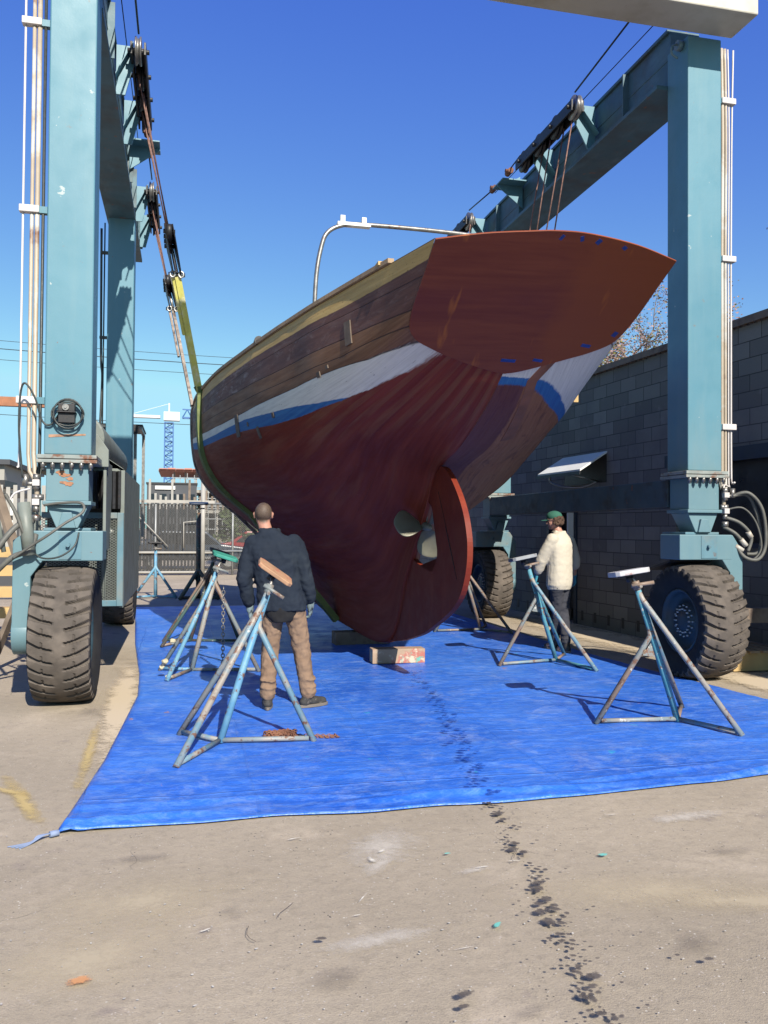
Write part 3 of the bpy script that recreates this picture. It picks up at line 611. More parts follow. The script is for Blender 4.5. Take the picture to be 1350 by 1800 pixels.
def splat(bm):
    for (x, z, rx, rz, sd_) in ((-1.07, 2.05, .035, .022, 1), (-1.03, 2.03, .04, .018, 2), (-.99, 2.0, .03, .015, 3), (-1.04, 1.965, .03, .014, 4), (-1.0, 1.955, .035, .02, 6)):
        r2 = random.Random(sd_); vs = []
        for i in range(14):
            a = 2 * math.pi * i / 14; k = 1 + .35 * (r2.random() - .5) * 2; vs.append((x + rx * k * math.cos(a), 8.0175 - .0003 * sd_, z + rz * k * math.sin(a)))
        prism(bm, vs, (0, -.0015, 0))
lj('rust_blister', mat('bare_rust', (.42, .20, .11), .85, var=.25, vs=30), splat)
# engine cabinet on the left side
cab = lj('engine_cabinet', M['greygreen'], lambda bm: (
    box(bm, (-.64, 9.22, .74), (-.60, 12.3, 2.16)), box(bm, (-1.5, 9.26, 2.14), (-.645, 12.3, 2.18)), box(bm, (-1.5, 12.26, .74), (-.645, 12.3, 2.139)),
    box(bm, (-1.5, 9.22, .74), (-1.42, 9.26, 2.18)), prism(bm, [(-.60, 9.22, 2.16), (-.60, 12.3, 2.16), (-.9, 12.3, 2.36), (-.9, 9.22, 2.36)], (-.02, 0, .02))), bevel=.006)
lj('mesh_frame', M['teal_dull'], lambda bm: (box(bm, (-.665, 9.17, .76), (-.603, 9.219, 1.72)), box(bm, (-1.4, 9.17, .76), (-.666, 9.219, .82)), box(bm, (-1.4, 9.17, 1.66), (-.666, 9.219, 1.72))), parent=cab, bevel=.004)
def mesh(bm):
    x0, x1, z0, z1 = -1.4, -.666, .82, 1.66; dx, dz = .044, .027
    i = 0; z = z0
    while z < z1:
        x = x0
        while x < x1:
            for q in (-1, 1):
                a = (x, 9.19, z + dz / 2); b = (min(x + dx / 2, x1), 9.19, z + dz / 2 + q * dz / 2); c = (min(x + dx, x1), 9.19, z + dz / 2)
                bar(bm, a, b, .005, .004, (0, 1, 0)); bar(bm, b, c, .005, .004, (0, 1, 0))
            x += dx
        z += dz
lj('expanded_mesh', M['greygreen'], mesh, parent=cab, fix=False)
lj('louvres', M['black'], lambda bm: [box(bm, (-.93 + k * .055, 9.17, 1.76), (-.90 + k * .055, 9.4, 2.15), Matrix.Rotation(R(25), 3, 'Z')) for k in range(5)], parent=cab)
lj('dark_interior', M['black'], lambda bm: box(bm, (-1.40, 9.6, .78), (-.67, 11.9, 2.12)), parent=cab)
lj('filter_canister', M['whitepanel'], lambda bm: (tube(bm, [(-.84, 9.32, 1.26), (-.84, 9.32, 1.46)], .055, 16), tube(bm, [(-.80, 9.31, 1.50), (-.74, 9.31, 1.56)], .05, 12)), parent=cab)
lj('radiator_hose', M['greygreen'], lambda bm: tube(bm, [(-.80, 9.3, .84), (-.80, 9.3, 1.3)], .02, 8), parent=cab)
lj('fuel_tank', M['greygreen'], lambda bm: tube(bm, [(-.98, 8.55, 2.42), (-.98, 12.0, 2.42)], .235, 28), bevel=.02)
lj('tank_cradle', M['greygreen'], lambda bm: (prism(bm, [(-1.2, 8.46, 2.14), (-.70, 8.46, 2.14), (-.70, 8.46, 2.30), (-.80, 8.46, 2.45), (-1.2, 8.46, 2.45)], (0, .08, 0)), prism(bm, [(-.72, 8.5, 1.35), (-.72, 8.9, 1.35), (-.72, 9.15, 1.9), (-.72, 9.15, 2.2), (-.72, 8.5, 2.2)], (-.03, 0, 0))), bevel=.006)
# operator's canopy frame
cf = lj('canopy_frame', M['steel'], lambda bm: [bar(bm, a, b, .05, .05) for a, b in (((-.80, 14.75, 1.4), (-.80, 14.75, 3.20)), ((-.72, 15.9, 1.4), (-.72, 15.9, 3.20)), ((-1.65, 15.9, 1.4), (-1.65, 15.9, 3.20)), ((-1.65, 14.75, 1.4), (-1.65, 14.75, 3.20)), ((-.72, 14.7, 3.225), (-.72, 15.95, 3.225)), ((-1.65, 14.7, 3.225), (-1.65, 15.95, 3.225)))])
lj('canopy_roof', M['black'], lambda bm: (box(bm, (-1.7, 14.66, 3.252), (-.68, 15.98, 3.275)), box(bm, (-1.7, 14.66, 3.13), (-.76, 14.69, 3.25))), parent=cf)
lj('access_ladder', M['steel'], lambda bm: [tube(bm, [(-1.45 , 8.7, 2.2), (-1.45, 8.7, 3.2)], .012, 6)] )
# thin conduits and clamps on the rear left post
lj('rear_conduit', M['hosedark'], lambda bm: (tube(bm, smooth_path([(-1.32, 14.1, 6.3), (-1.31, 14.1, 5.0), (-1.30, 14.1, 4.2), (-1.28, 14.1, 3.9), (-1.31, 14.1, 3.0)], 5), .02, 6), tube(bm, [(-1.27, 14.12, 6.4), (-1.27, 14.12, 2.4)], .012, 6), *[box(bm, (-1.33, 14.08, z), (-1.2, 14.14, z + .04)) for z in (5.9, 4.55, 3.15)]))

# ------------------------------------------------------------------ boat
YAW = R(4); BO = Vector((2.4, 9.74, 0)); BF = Vector((-math.sin(YAW), math.cos(YAW), 0)); BP = Vector((-math.cos(YAW), -math.sin(YAW), 0))
def bw(f, p, z): return BO + BF * f + BP * p + Vector((0, 0, z))
TAN = math.tan(R(54))
def tf(z): return -2.997 - (z - 2.896) * TAN
# ribs: rows of (f, p, z) from sheer to keel bottom
def vr(f, rows, fb=None):
    n = len(rows); fb = f if fb is None else fb
    return [(f + (fb - f) * (i / (n - 1)) ** 1.0, p, z) for i, (p, z) in enumerate(rows)]
T_P = [(.989, 3.612), (.986, 3.46), (.978, 3.20), (.90, 3.085), (.70, 3.018), (.50, 2.972), (.30, 2.935), (.12, 2.908), (.0, 2.896), (.0, 2.896)]
T_S = [(.955, 3.64), (.935, 3.50), (.905, 3.30), (.84, 3.155), (.68, 3.075), (.50, 3.020), (.30, 2.962), (.12, 2.915), (.0, 2.896), (.0, 2.896)]
RIBS = [
    vr(-2.75, [(1.24, 3.60), (1.24, 3.43), (1.20, 3.05), (1.10, 2.90), (.92, 2.80), (.68, 2.73), (.42, 2.67), (.18, 2.64), (0, 2.63), (0, 2.63)], -2.6),
    vr(-2.0, [(1.42, 3.57), (1.43, 3.40), (1.39, 2.97), (1.29, 2.76), (1.10, 2.60), (.83, 2.49), (.50, 2.41), (.20, 2.36), (.0, 2.34), (0, 2.34)]),
    vr(-1.5, [(1.51, 3.56), (1.52, 3.38), (1.48, 2.93), (1.38, 2.68), (1.17, 2.48), (.84, 2.33), (.46, 2.23), (.12, 2.18), (.035, 2.17), (0, 2.17)]),
    vr(-1.2, [(1.57, 3.55), (1.58, 3.37), (1.54, 2.91), (1.44, 2.63), (1.21, 2.40), (.84, 2.20), (.42, 2.05), (.09, 1.92), (.045, 1.77), (0, 1.765)]),
    vr(-.6, [(1.67, 3.535), (1.69, 3.35), (1.66, 2.88), (1.56, 2.55), (1.30, 2.24), (.88, 1.97), (.40, 1.70), (.10, 1.42), (.055, 1.02), (0, 1.01)]),
    vr(0, [(1.76, 3.52), (1.78, 3.35), (1.75, 2.87), (1.66, 2.49), (1.38, 2.12), (.93, 1.78), (.42, 1.40), (.13, .95), (.06, .27), (0, .255)]),
    vr(1.5, [(1.93, 3.51), (1.95, 3.35), (1.94, 2.87), (1.87, 2.47), (1.62, 2.08), (1.18, 1.70), (.62, 1.25), (.26, .82), (.15, .27), (0, .25)]),
    vr(3.5, [(2.00, 3.50), (2.02, 3.34), (2.02, 2.88), (1.96, 2.50), (1.77, 2.16), (1.40, 1.84), (.84, 1.40), (.36, .95), (.18, .46), (0, .43)]),
    vr(5.0, [(1.86, 3.53), (1.88, 3.38), (1.84, 2.90), (1.74, 2.50), (1.48, 2.15), (1.08, 1.80), (.6, 1.42), (.25, 1.12), (.12, .92), (0, .90)]),
    vr(6.6, [(1.36, 3.62), (1.34, 3.45), (1.22, 2.95), (1.05, 2.60), (.82, 2.30), (.56, 2.02), (.3, 1.76), (.12, 1.58), (.05, 1.48), (0, 1.47)]),
    vr(8.2, [(.70, 3.75), (.66, 3.55), (.5, 3.05), (.37, 2.78), (.26, 2.6), (.16, 2.46), (.09, 2.36), (.05, 2.32), (.03, 2.30), (0, 2.29)]),
    vr(9.3, [(.04, 3.9), (.04, 3.7), (.035, 3.4), (.03, 3.2), (.03, 3.05), (.03, 2.95), (.03, 2.85), (.03, 2.75), (.02, 2.68), (0, 2.67)], 8.8)]
def cr(a, b, c, d, t): return .5 * ((2 * b) + (c - a) * t + (2 * a - 5 * b + 4 * c - d) * t * t + (3 * b - 3 * c + d - a) * t ** 3)
def ribs_for(side):
    T = T_P if side > 0 else T_S
    if side > 0: return [[(tf(z), p, z) for p, z in T]] + RIBS
    fac = [(-3, .86), (-2.75, .86), (-2, .90), (-1.2, .95), (0, 1), (9, 1)]
    return [[(tf(z), p, z) for p, z in T]] + [[(f, p * interp(fac, f), z) for f, p, z in r] for r in RIBS]
def hullgrid(side, NU=18, NV=10):
    rb = ribs_for(side); n = len(rb); m_ = len(rb[0])
    out = []
    for i in range(n - 1):
        for k in range(NU if i < n - 2 else NU + 1):
            t = k / NU; q = [rb[max(i - 1, 0)], rb[i], rb[i + 1], rb[min(i + 2, n - 1)]]
            if i == 0: q[0] = [tuple(2 * b - c for b, c in zip(x, y)) for x, y in zip(rb[0], rb[1])]
            row = [tuple(cr(q[0][j][a], q[1][j][a], q[2][j][a], q[3][j][a], t) for a in range(3)) for j in range(m_)]
            fine = []
            for j in range(m_ - 1):
                A, B_, C_, D = row[max(j - 1, 0)], row[j], row[j + 1], row[min(j + 2, m_ - 1)]
                if j >= m_ - 2:
                    nk = 3
                    for kk in range(nk + (1 if j == m_ - 2 else 0)):
                        tt = kk / nk; fine.append(tuple(B_[a] + (C_[a] - B_[a]) * tt for a in range(3)) + (j + tt,))
                    continue
                if j == m_ - 3: D = C_
                for kk in range(NV):
                    tt = kk / NV; pnt = tuple(cr(A[a], B_[a], C_[a], D[a], tt) for a in range(3)); fine.append((pnt[0], max(0, pnt[1]), pnt[2], j + tt))
            out.append(fine)
    return out
def interp(tab, x):
    if x <= tab[0][0]: return tab[0][1]
    for (a, b), (c, d) in zip(tab, tab[1:]):
        if x <= c: return b + (d - b) * (x - a) / (c - a)
    return tab[-1][1]
WT = [(-3.6, 3.12), (-3.21, 3.053), (-3.07, 3.018), (-2.8, 2.972), (-2.4, 2.962), (-2, 2.945), (-1.24, 2.912), (0, 2.87), (1, 2.845), (2, 2.855), (3, 2.89), (4, 2.95), (5, 3.05), (9, 3.4)]
WTS = [(-9, 3.45), (-2.4, 3.45), (-2.0, 3.1), (-1, 2.92), (9, 3.2)]
WRP = [(-3.4, 3.10), (-3.2, 3.03), (-3.11, 2.985), (-3.05, 2.957), (-3.01, 2.935), (-2.88, 2.874), (-2.74, 2.828), (-2.52, 2.772), (-2.31, 2.744), (-2.16, 2.72), (-1.6, 2.675), (-1.29, 2.655), (-.76, 2.643), (.44, 2.68), (1.6, 2.675), (3, 2.70), (4, 2.79), (5, 2.88), (9, 3.1)]
BTP = [(-9, 2.0), (-2.4, 2.70), (-2.24, 2.735), (-1.83, 2.735), (-1.39, 2.757), (-.72, 2.766), (.05, 2.79), (1.41, 2.755), (2.4, 2.77), (3, 2.80), (4, 2.88), (9, 3.2)]
WRS = [(-9, 2.84), (-2.9, 2.82), (-2.81, 2.775), (-2.68, 2.728), (-2.54, 2.695), (-2.35, 2.672), (-2.1, 2.655), (-1, 2.66), (3, 2.71), (5, 2.88), (9, 3.1)]
BTS = [(-9, 2.885), (-2.96, 2.871), (-2.8, 2.806), (-2.61, 2.752), (-2.4, 2.728), (-2.2, 2.72), (-1, 2.73), (3, 2.80), (9, 3.2)]
SE1 = [(-3.7, 3.25), (-3.43, 3.229), (-2.5, 3.182), (-.95, 3.136), (.74, 3.124), (3, 3.14), (5, 3.24), (9, 3.6)]
SE2 = [(-3.7, 3.15), (-3.33, 3.139), (-2.46, 3.045), (-.95, 3.007), (.74, 2.985), (3, 3.01), (5, 3.12), (9, 3.5)]
YEL = [(-4, 3.515), (-3.8, 3.505), (-2.5, 3.445), (-1, 3.412), (1.3, 3.36), (3, 3.36), (5, 3.42), (9, 3.75)]
PUR = [(-4, 3.42), (-3.7, 3.42), (-2.5, 3.375), (-1, 3.33), (1.3, 3.27), (3, 3.27), (5, 3.33), (9, 3.65)]
def hull_mat():
    m, N, L, B = nt('worn_hull_paint')
    def at(n):
        a = N.new('ShaderNodeAttribute'); a.attribute_name = n; return a.outputs['Fac']
    vcomb = N.new('ShaderNodeCombineXYZ'); L.new(at('hf'), vcomb.inputs[0]); L.new(at('hv'), vcomb.inputs[1]); L.new(at('side'), vcomb.inputs[2])
    def mp(s):
        q = N.new('ShaderNodeMapping'); q.inputs['Scale'].default_value = s; L.new(vcomb.outputs[0], q.inputs[0]); return q.outputs[0]
    v1, vl, vx = mp((1, 1, 1)), mp((.8, 3.2, 1)), mp((.25, 9, 1))
    obj_ = coords(N, L, 'OBJ')
    # bare planking above the white band
    plank = mx(N, L, mr(N, L, noi(N, L, vl, 2.2, 6, .65), .35, .68), (.125, .058, .030), (.22, .115, .062))
    plank = mx(N, L, mr(N, L, noi(N, L, vx, 6, 5, .7), .5, .8, 0, .5), plank, (.055, .028, .022))
    purple = mx(N, L, mr(N, L, noi(N, L, vl, 1.6, 6, .7), .4, .65), (.085, .040, .035), (.14, .068, .052))
    smear = ma(N, L, 'MULTIPLY', mr(N, L, noi(N, L, mp((1.2, 1.6, 1)), 3.2, 8, .75, .8), .52, .74), mr(N, L, at('hf'), -2.4, 1.5, .25, 1))
    purple = mx(N, L, smear, purple, (.34, .28, .26))
    isup = mr(N, L, at('ds1'), -.001, .001)
    c = mx(N, L, isup, plank, purple)
    yel = mx(N, L, mr(N, L, noi(N, L, vl, 2.5, 5), .35, .7), (.36, .24, .085), (.48, .335, .13))
    yel = mx(N, L, mr(N, L, noi(N, L, mp((4, 2, 1)), 6, 4), .63, .68, 0, .7), yel, (.16, .10, .04))
    lo = mr(N, L, ma(N, L, 'ADD', at('dye'), ma(N, L, 'MULTIPLY', ma(N, L, 'SUBTRACT', noi(N, L, v1, 9, 3), .5), .012)), -.003, .003)
    c = mx(N, L, lo, c, yel)
    c = mx(N, L, mr(N, L, at('hv'), .06, .08, 1, 0), c, (.16, .085, .035))
    def nd(a, amp, sc_): return ma(N, L, 'ADD', at(a), ma(N, L, 'MULTIPLY', ma(N, L, 'SUBTRACT', noi(N, L, mp((1, 1.5, 1)), sc_, 5, .7), .5), amp))
    white = mx(N, L, mr(N, L, noi(N, L, vl, 3, 6, .7), .4, .75), (.66, .63, .54), (.50, .47, .40))
    white = mx(N, L, mr(N, L, noi(N, L, mp((5, 7, 1)), 3.3, 3), .70, .73), white, (.10, .07, .05))
    c = mx(N, L, mr(N, L, nd('dwt', .022, 9), -.003, .003, 1, 0), c, white)
    blue = mx(N, L, mr(N, L, noi(N, L, vl, 3, 5), .4, .7), (.022, .10, .27), (.05, .17, .34))
    c = mx(N, L, mr(N, L, nd('dbt', .012, 8), -.003, .003, 1, 0), c, blue)
    # bottom: dark red on the port side, scraped bare timber on the starboard counter
    red = mx(N, L, mr(N, L, noi(N, L, vl, 1.1, 6, .6), .4, .65), (.135, .017, .007), (.185, .031, .013))
    red = mx(N, L, mr(N, L, noi(N, L, mp((.5, 1.2, 1)), 1.8, 5), .55, .7, 0, .7), red, (.20, .058, .026))
    ws = N.new('ShaderNodeTexWave'); ws.bands_direction = 'Y'; ws.inputs['Scale'].default_value = .42; ws.inputs['Distortion'].default_value = 2.4; ws.inputs['Detail'].default_value = 3
    L.new(mp((.5, 1.45, 1)), ws.inputs['Vector'])
    strp = ma(N, L, 'MULTIPLY', ma(N, L, 'MULTIPLY', mr(N, L, ws.outputs['Fac'], .45, .65), mr(N, L, at('hf'), -1.6, -.9, 1, 0)), ma(N, L, 'MULTIPLY', mr(N, L, at('side'), -.1, .1), mr(N, L, at('dwr'), -.28, -.20)))
    red = mx(N, L, ma(N, L, 'MULTIPLY', strp, mr(N, L, noi(N, L, mp((1, 1.5, 1)), 2.2, 4), .35, .6, .05, .5)), red, (.20, .085, .035))
    bare = mx(N, L, mr(N, L, noi(N, L, vl, 2, 7, .7), .35, .65), (.215, .085, .038), (.29, .125, .060))
    bare = mx(N, L, mr(N, L, noi(N, L, mp((1, 1, 1)), 3.2, 8, .75, 1), .52, .62, 0, .8), bare, (.12, .042, .028))
    bare = mx(N, L, mr(N, L, noi(N, L, mp((1, 1, 3)), 2.6, 8, .75, 1), .62, .72, 0, .6), bare, (.33, .21, .14))
    bot = mx(N, L, mr(N, L, at('side'), -.05, .05), bare, red)
    ctr = ma(N, L, 'MULTIPLY', mr(N, L, at('hv'), 6.35, 6.42), mr(N, L, at('side'), .05, -.05))      # primer strip along the starboard side of the centreline
    bot = mx(N, L, ma(N, L, 'MULTIPLY', ma(N, L, 'MULTIPLY', ctr, .75), mr(N, L, at('hf'), -1.4, -1.0, 1, 0)), bot, (.085, .022, .030))
    c = mx(N, L, mr(N, L, nd('dwr', .016, 13), -.003, .003, 1, 0), c, bot)
    # plank seams
    seams = None
    for s_, w0 in (('ds1', .002), ('ds2', .002), ('dpu', .001), ('dwt', .001)):
        q = mr(N, L, ma(N, L, 'ABSOLUTE', at(s_)), w0, .006, 1, 0)
        seams = q if seams is None else ma(N, L, 'MAXIMUM', seams, q)
    low = None
    for s_ in (2.35, 2.7, 3.15, 3.6, 4.1, 4.6, 5.1, 5.6, 6.1, 6.6, 7.1):
        q = mr(N, L, ma(N, L, 'ABSOLUTE', ma(N, L, 'SUBTRACT', at('hv'), s_)), .003, .011, .32, 0)
        low = q if low is None else ma(N, L, 'MAXIMUM', low, q)
    vis = mr(N, L, noi(N, L, v1, 1.5, 3), .42, .6, .15, 1)
    tot = ma(N, L, 'MAXIMUM', seams, ma(N, L, 'MULTIPLY', low, vis))
    c = mx(N, L, ma(N, L, 'MULTIPLY', tot, .8), c, (.025, .015, .012))
    c = mx(N, L, mr(N, L, noi(N, L, mp((6, 6, 1)), 5, 2), .76, .78, 0, .6), c, (.32, .24, .17))
    L.new(c, B.inputs['Base Color'])
    L.new(mr(N, L, noi(N, L, vl, 3, 4),   .3, .7, .55, .75), B.inputs['Roughness']); B.inputs['Specular IOR Level'].default_value = .25
    h = ma(N, L, 'SUBTRACT', ma(N, L, 'MULTIPLY', noi(N, L, obj_, 26, 5, .6), .25), ma(N, L, 'MULTIPLY', tot, 1.0))
    bump(N, L, h, .5, .008, B); return m
def transom_mat():
    m, N, L, B = nt('varnished_transom_ply')
    v = coords(N, L, 'OBJ', (1, 1, 1)); vs = coords(N, L, 'OBJ', (.35, 6, 6))
    c = mx(N, L, mr(N, L, noi(N, L, vs, 3, 6, .65), .35, .68), (.150, .034, .013), (.205, .054, .020))
    c = mx(N, L, mr(N, L, noi(N, L, coords(N, L, 'OBJ', (.25, 1, 1)), 1.8, 4), .5, .66, 0, .6), c, (.125, .026, .020))
    gr = N.new('ShaderNodeSeparateXYZ'); L.new(v, gr.inputs[0])
    side = ma(N, L, 'ADD', gr.outputs[0], ma(N, L, 'MULTIPLY', ma(N, L, 'SUBTRACT', noi(N, L, v, 1.6, 4), .5), .55))
    c = mx(N, L, mr(N, L, side, .36, .52, 0, .8), c, (.215, .056, .015))
    c = mx(N, L, mr(N, L, noi(N, L, coords(N, L, 'OBJ', (3, .7, .7)), 1.9, 3), .66, .72, 0, .6), c, (.38, .12, .02))
    L.new(c, B.inputs['Base Color']); B.inputs['Roughness'].default_value = .45; B.inputs['Specular IOR Level'].default_value = .2
    bump(N, L, noi(N, L, vs, 14, 4), .15, .003, B); return m
BOAT = thing('wooden_sailboat', 'old wooden sailboat with bare plank sides, white band and dark red bottom', 'sailboat', BO)
def build_hull():
    bm = newbm(); L_ = {n: bm.verts.layers.float.new(n) for n in ('hf', 'hv', 'side', 'dwt', 'dbt', 'dwr', 'ds1', 'ds2', 'dye', 'dpu')}
    edge = {}
    for side in (1, -1):
        g = hullgrid(side); rows = []
        for r in g:
            row = []
            for (f, p, z, hv) in r:
                v = bm.verts.new(bw(f, p * side, z)); row.append(v)
                v[L_['hf']] = f; v[L_['hv']] = hv; v[L_['side']] = side
                v[L_['dwt']] = z - interp(WT if side > 0 else WTS, f); v[L_['ds1']] = z - interp(SE1, f); v[L_['ds2']] = z - interp(SE2, f); v[L_['dye']] = z - interp(YEL, f); v[L_['dpu']] = z - interp(PUR, f)
                v[L_['dwr']] = z - interp(WRP if side > 0 else WRS, f)
                v[L_['dbt']] = z - interp(BTP if side > 0 else BTS, f)
            rows.append(row)
        edge[side] = rows
        for a, b in zip(rows, rows[1:]):
            for j in range(len(a) - 1):
                try:
                    f = bm.faces.new((a[j], b[j], b[j + 1], a[j + 1]) if side > 0 else (a[j], a[j + 1], b[j + 1], b[j])); f.smooth = True
                except ValueError: pass
    o = obj('hull', bm, hull_mat(), BOAT, fix=False)
    # deck: cambered sheet between the sheers
    bm = newbm(); pr = None
    P_, S_ = hullgrid(1, 4, 2), hullgrid(-1, 4, 2)
    for a, b in zip(P_, S_):
        row = []
        for k in range(9):
            t = k / 8; p = a[0][1] * (1 - t) - b[0][1] * t; f = a[0][0] * (1 - t) + b[0][0] * t
            row.append(bm.verts.new(bw(f + .02, p * .985, (a[0][2] * (1 - t) + b[0][2] * t) - .02 + .10 * (1 - (2 * t - 1) ** 2))))
        if pr:
            for j in range(8): bm.faces.new((pr[j], pr[j + 1], row[j + 1], row[j]))
        pr = row
    obj('deck', bm, M['deck'], BOAT)
build_hull()
# transom board
NT_ = (BF * -math.cos(R(54)) + Vector((0, 0, -math.sin(R(54)))))
def transom():
    def dense(T, side):
        pts = [(p * side, z) for p, z in T[:9]]
        q = smooth_path([(p, z, 0) for p, z in pts], 5); return [(v.x, v.y) for v in q]
    port = dense(T_P, 1); stb = dense(T_S, -1)
    top = smooth_path([(-.955, 3.64, 0), (-.57, 3.695, 0), (-.16, 3.722, 0), (.11, 3.718, 0), (.32, 3.70, 0), (.65, 3.665, 0), (.989, 3.612, 0)], 5)
    loop = port + stb[::-1][1:] + [(v.x, v.y) for v in top][1:-1]
    poly = [bw(tf(z), p, z) + NT_ * .016 for p, z in loop]
    bm = newbm(); prism(bm, poly, -NT_ * .014)
    o = obj('transom', bm, transom_mat(), BOAT, bevel=.002); return o
TR = transom()
def on_tr(p, z, off=.018): return bw(tf(z), p, z) + NT_ * off
def tapes(bm):
    up = (BF * -TAN + Vector((0, 0, 1))).normalized()
    for (p, z, w_, h, a) in ((.02, 2.985, .105, .022, 0), (-.24, 3.00, .07, .02, .1), (-.60, 3.115, .07, .022, .1), (-.80, 3.20, .035, .035, .3),
                             (.06, 3.69, .02, .03, .4), (-.10, 3.695, .022, .03, -.4), (-.24, 3.69, .03, .03, .5), (-.47, 3.675, .03, .02, .5)):
        w_, h = w_ * 1.25, h * 1.5; c = on_tr(p, z, .0165); x = BP * math.cos(a) + up * math.sin(a); y = up * math.cos(a) - BP * math.sin(a)
        prism(bm, [c - x * w_ / 2 - y * h / 2, c + x * w_ / 2 - y * h / 2, c + x * w_ / 2 + y * h / 2, c - x * w_ / 2 + y * h / 2], NT_ * .0015)
obj('masking_tape', (lambda b: (tapes(b), b)[1])(newbm()), mat('blue_tape', (.01, .05, .30), .6, var=.2, vs=20), TR)
# rudder with propeller aperture, lying in the centre plane
def rudder():
    outer = [(-1.60, 2.20), (-1.72, 2.17), (-1.90, 2.05), (-2.08, 1.88), (-2.20, 1.72), (-2.27, 1.56), (-2.30, 1.42), (-2.28, 1.22), (-2.17, 1.0), (-2.0, .85), (-1.78, .735), (-1.5, .62), (-1.15, .49), (-.8, .40), (-.45, .325), (-.2, .285), (-.03, .27)]
    seam = [(-.03, .36), (-.25, .62), (-.52, .95), (-.72, 1.18)]
    ap = [(-.74, 1.26), (-.95, 1.20), (-1.20, 1.155), (-1.36, 1.14), (-1.46, 1.18), (-1.52, 1.32), (-1.49, 1.50), (-1.44, 1.66), (-1.35, 1.80), (-1.24, 1.88), (-1.17, 1.87)]
    top = [(-1.27, 1.93), (-1.42, 2.10)]
    ap = [tuple(v)[:2] for v in smooth_path([(a, b, 0) for a, b in ap], 4)]
    out = [tuple(v)[:2] for v in smooth_path([(a, b, 0) for a, b in outer], 4)]
    loop = out + seam + ap + top
    bm = newbm()
    vs = [bm.verts.new(bw(f, .028, z)) for f, z in loop]; face = bm.faces.new(vs)
    r = bmesh.ops.triangulate(bm, faces=[face]); 
    ext = bmesh.ops.extrude_face_region(bm, geom=bm.faces[:]); nv = [e for e in ext['geom'] if isinstance(e, bmesh.types.BMVert)]
    for v in nv: v.co += -BP * .056
    rd = obj('rudder', bm, M['redpaint'], BOAT, bevel=.006); 
    # painted edge strip, the part the sun catches, is the same paint; add gudgeons and draft lines
    g = newbm()
    for (f, z) in ((-.30, .62), (-1.33, 2.0)):
        box(g, tuple(bw(f - .12, -.035, z)), tuple(bw(f - .12, -.035, z) + Vector((.09, .22, .04))))
    g.free()
    t = newbm()
    for a, b in (((-1.55, 1.95), (-2.0, 1.2)), ((-1.75, 1.6), (-2.05, 1.1))): bar(t, bw(a[0], .0295, a[1]), bw(b[0], .0295, b[1]), .004, .004)
    obj('rudder_seams', t, M['black'], rd)
    return rd
RUD = rudder()
def prop():
    hub = Vector((-1.08, 0, 1.60)); bm = newbm()
    tube(bm, [bw(-.98, 0, 1.615), bw(-1.13, 0, 1.60), bw(-1.20, 0, 1.59), bw(-1.25, 0, 1.585)], [.045, .045, .038, .012], 14)
    pb = obj('propeller_hub', bm, M['bronze'], BOAT)
    for k, ang in enumerate((R(8), R(128), R(248))):
        b = newbm(); a = Vector((0, math.cos(ang), math.sin(ang))); t_ = Vector((0, -math.sin(ang), math.cos(ang)))
        rows = []
        for i in range(9):
            r = .03 + .32 * i / 8; w_ = .045 + .145 * math.sin(math.pi * min(1, (i / 8) ** 1.25 * .98 + .02)) ** .8 if i < 8 else .02
            tw = R(55 - 38 * i / 8); row = []
            for j in range(7):
                q = (j / 6 - .5) * 2 * w_ * .9
                c = hub + a * r + t_ * q * math.cos(tw) + Vector((1, 0, 0)) * q * math.sin(tw)
                row.append(b.verts.new(bw(c.x, c.y, c.z)))
            rows.append(row)
        for u_, v_ in zip(rows, rows[1:]):
            for j in range(6): f = b.faces.new((u_[j], u_[j + 1], v_[j + 1], v_[j])); f.smooth = True
        o = obj('propeller_blade', b, M['bronze'], pb); s = o.modifiers.new('s', 'SOLIDIFY'); s.thickness = .012; s.offset = 0
        s = o.modifiers.new('b', 'SUBSURF'); s.levels = 1; s.render_levels = 1
prop()
# helper: point and normal on the hull skin
HG = {1: hullgrid(1, 8, 8), -1: hullgrid(-1, 8, 8)}
def hullpt(f, v, side=1):
    best = None
    for r in HG[side]:
        # position on this station at row value v
        for a, b in zip(r, r[1:]):
            if a[3] <= v <= b[3]:
                t = (v - a[3]) / max(1e-6, b[3] - a[3]); q = [a[i] + (b[i] - a[i]) * t for i in range(3)]; break
        else: q = list(r[-1][:3])
        if best and best[0] <= f <= q[0]:
            t = (f - best[0]) / max(1e-6, q[0] - best[0]); q = [best[i] + (q[i] - best[i]) * t for i in range(3)]
            return bw(q[0], q[1] * side, q[2])
        best = q
    return bw(best[0], best[1] * side, best[2])
def hullfr(f, v, side=1):
    p = hullpt(f, v, side); a = (hullpt(f + .1, v, side) - hullpt(f - .1, v, side)).normalized(); b = (hullpt(f, max(0, v - .1), side) - hullpt(f, v + .1, side)).normalized()
    n = a.cross(b) * side; n.normalize()
    if n.dot(BP * side) < 0 and v < 6: n = -n
    return p, a, b, n
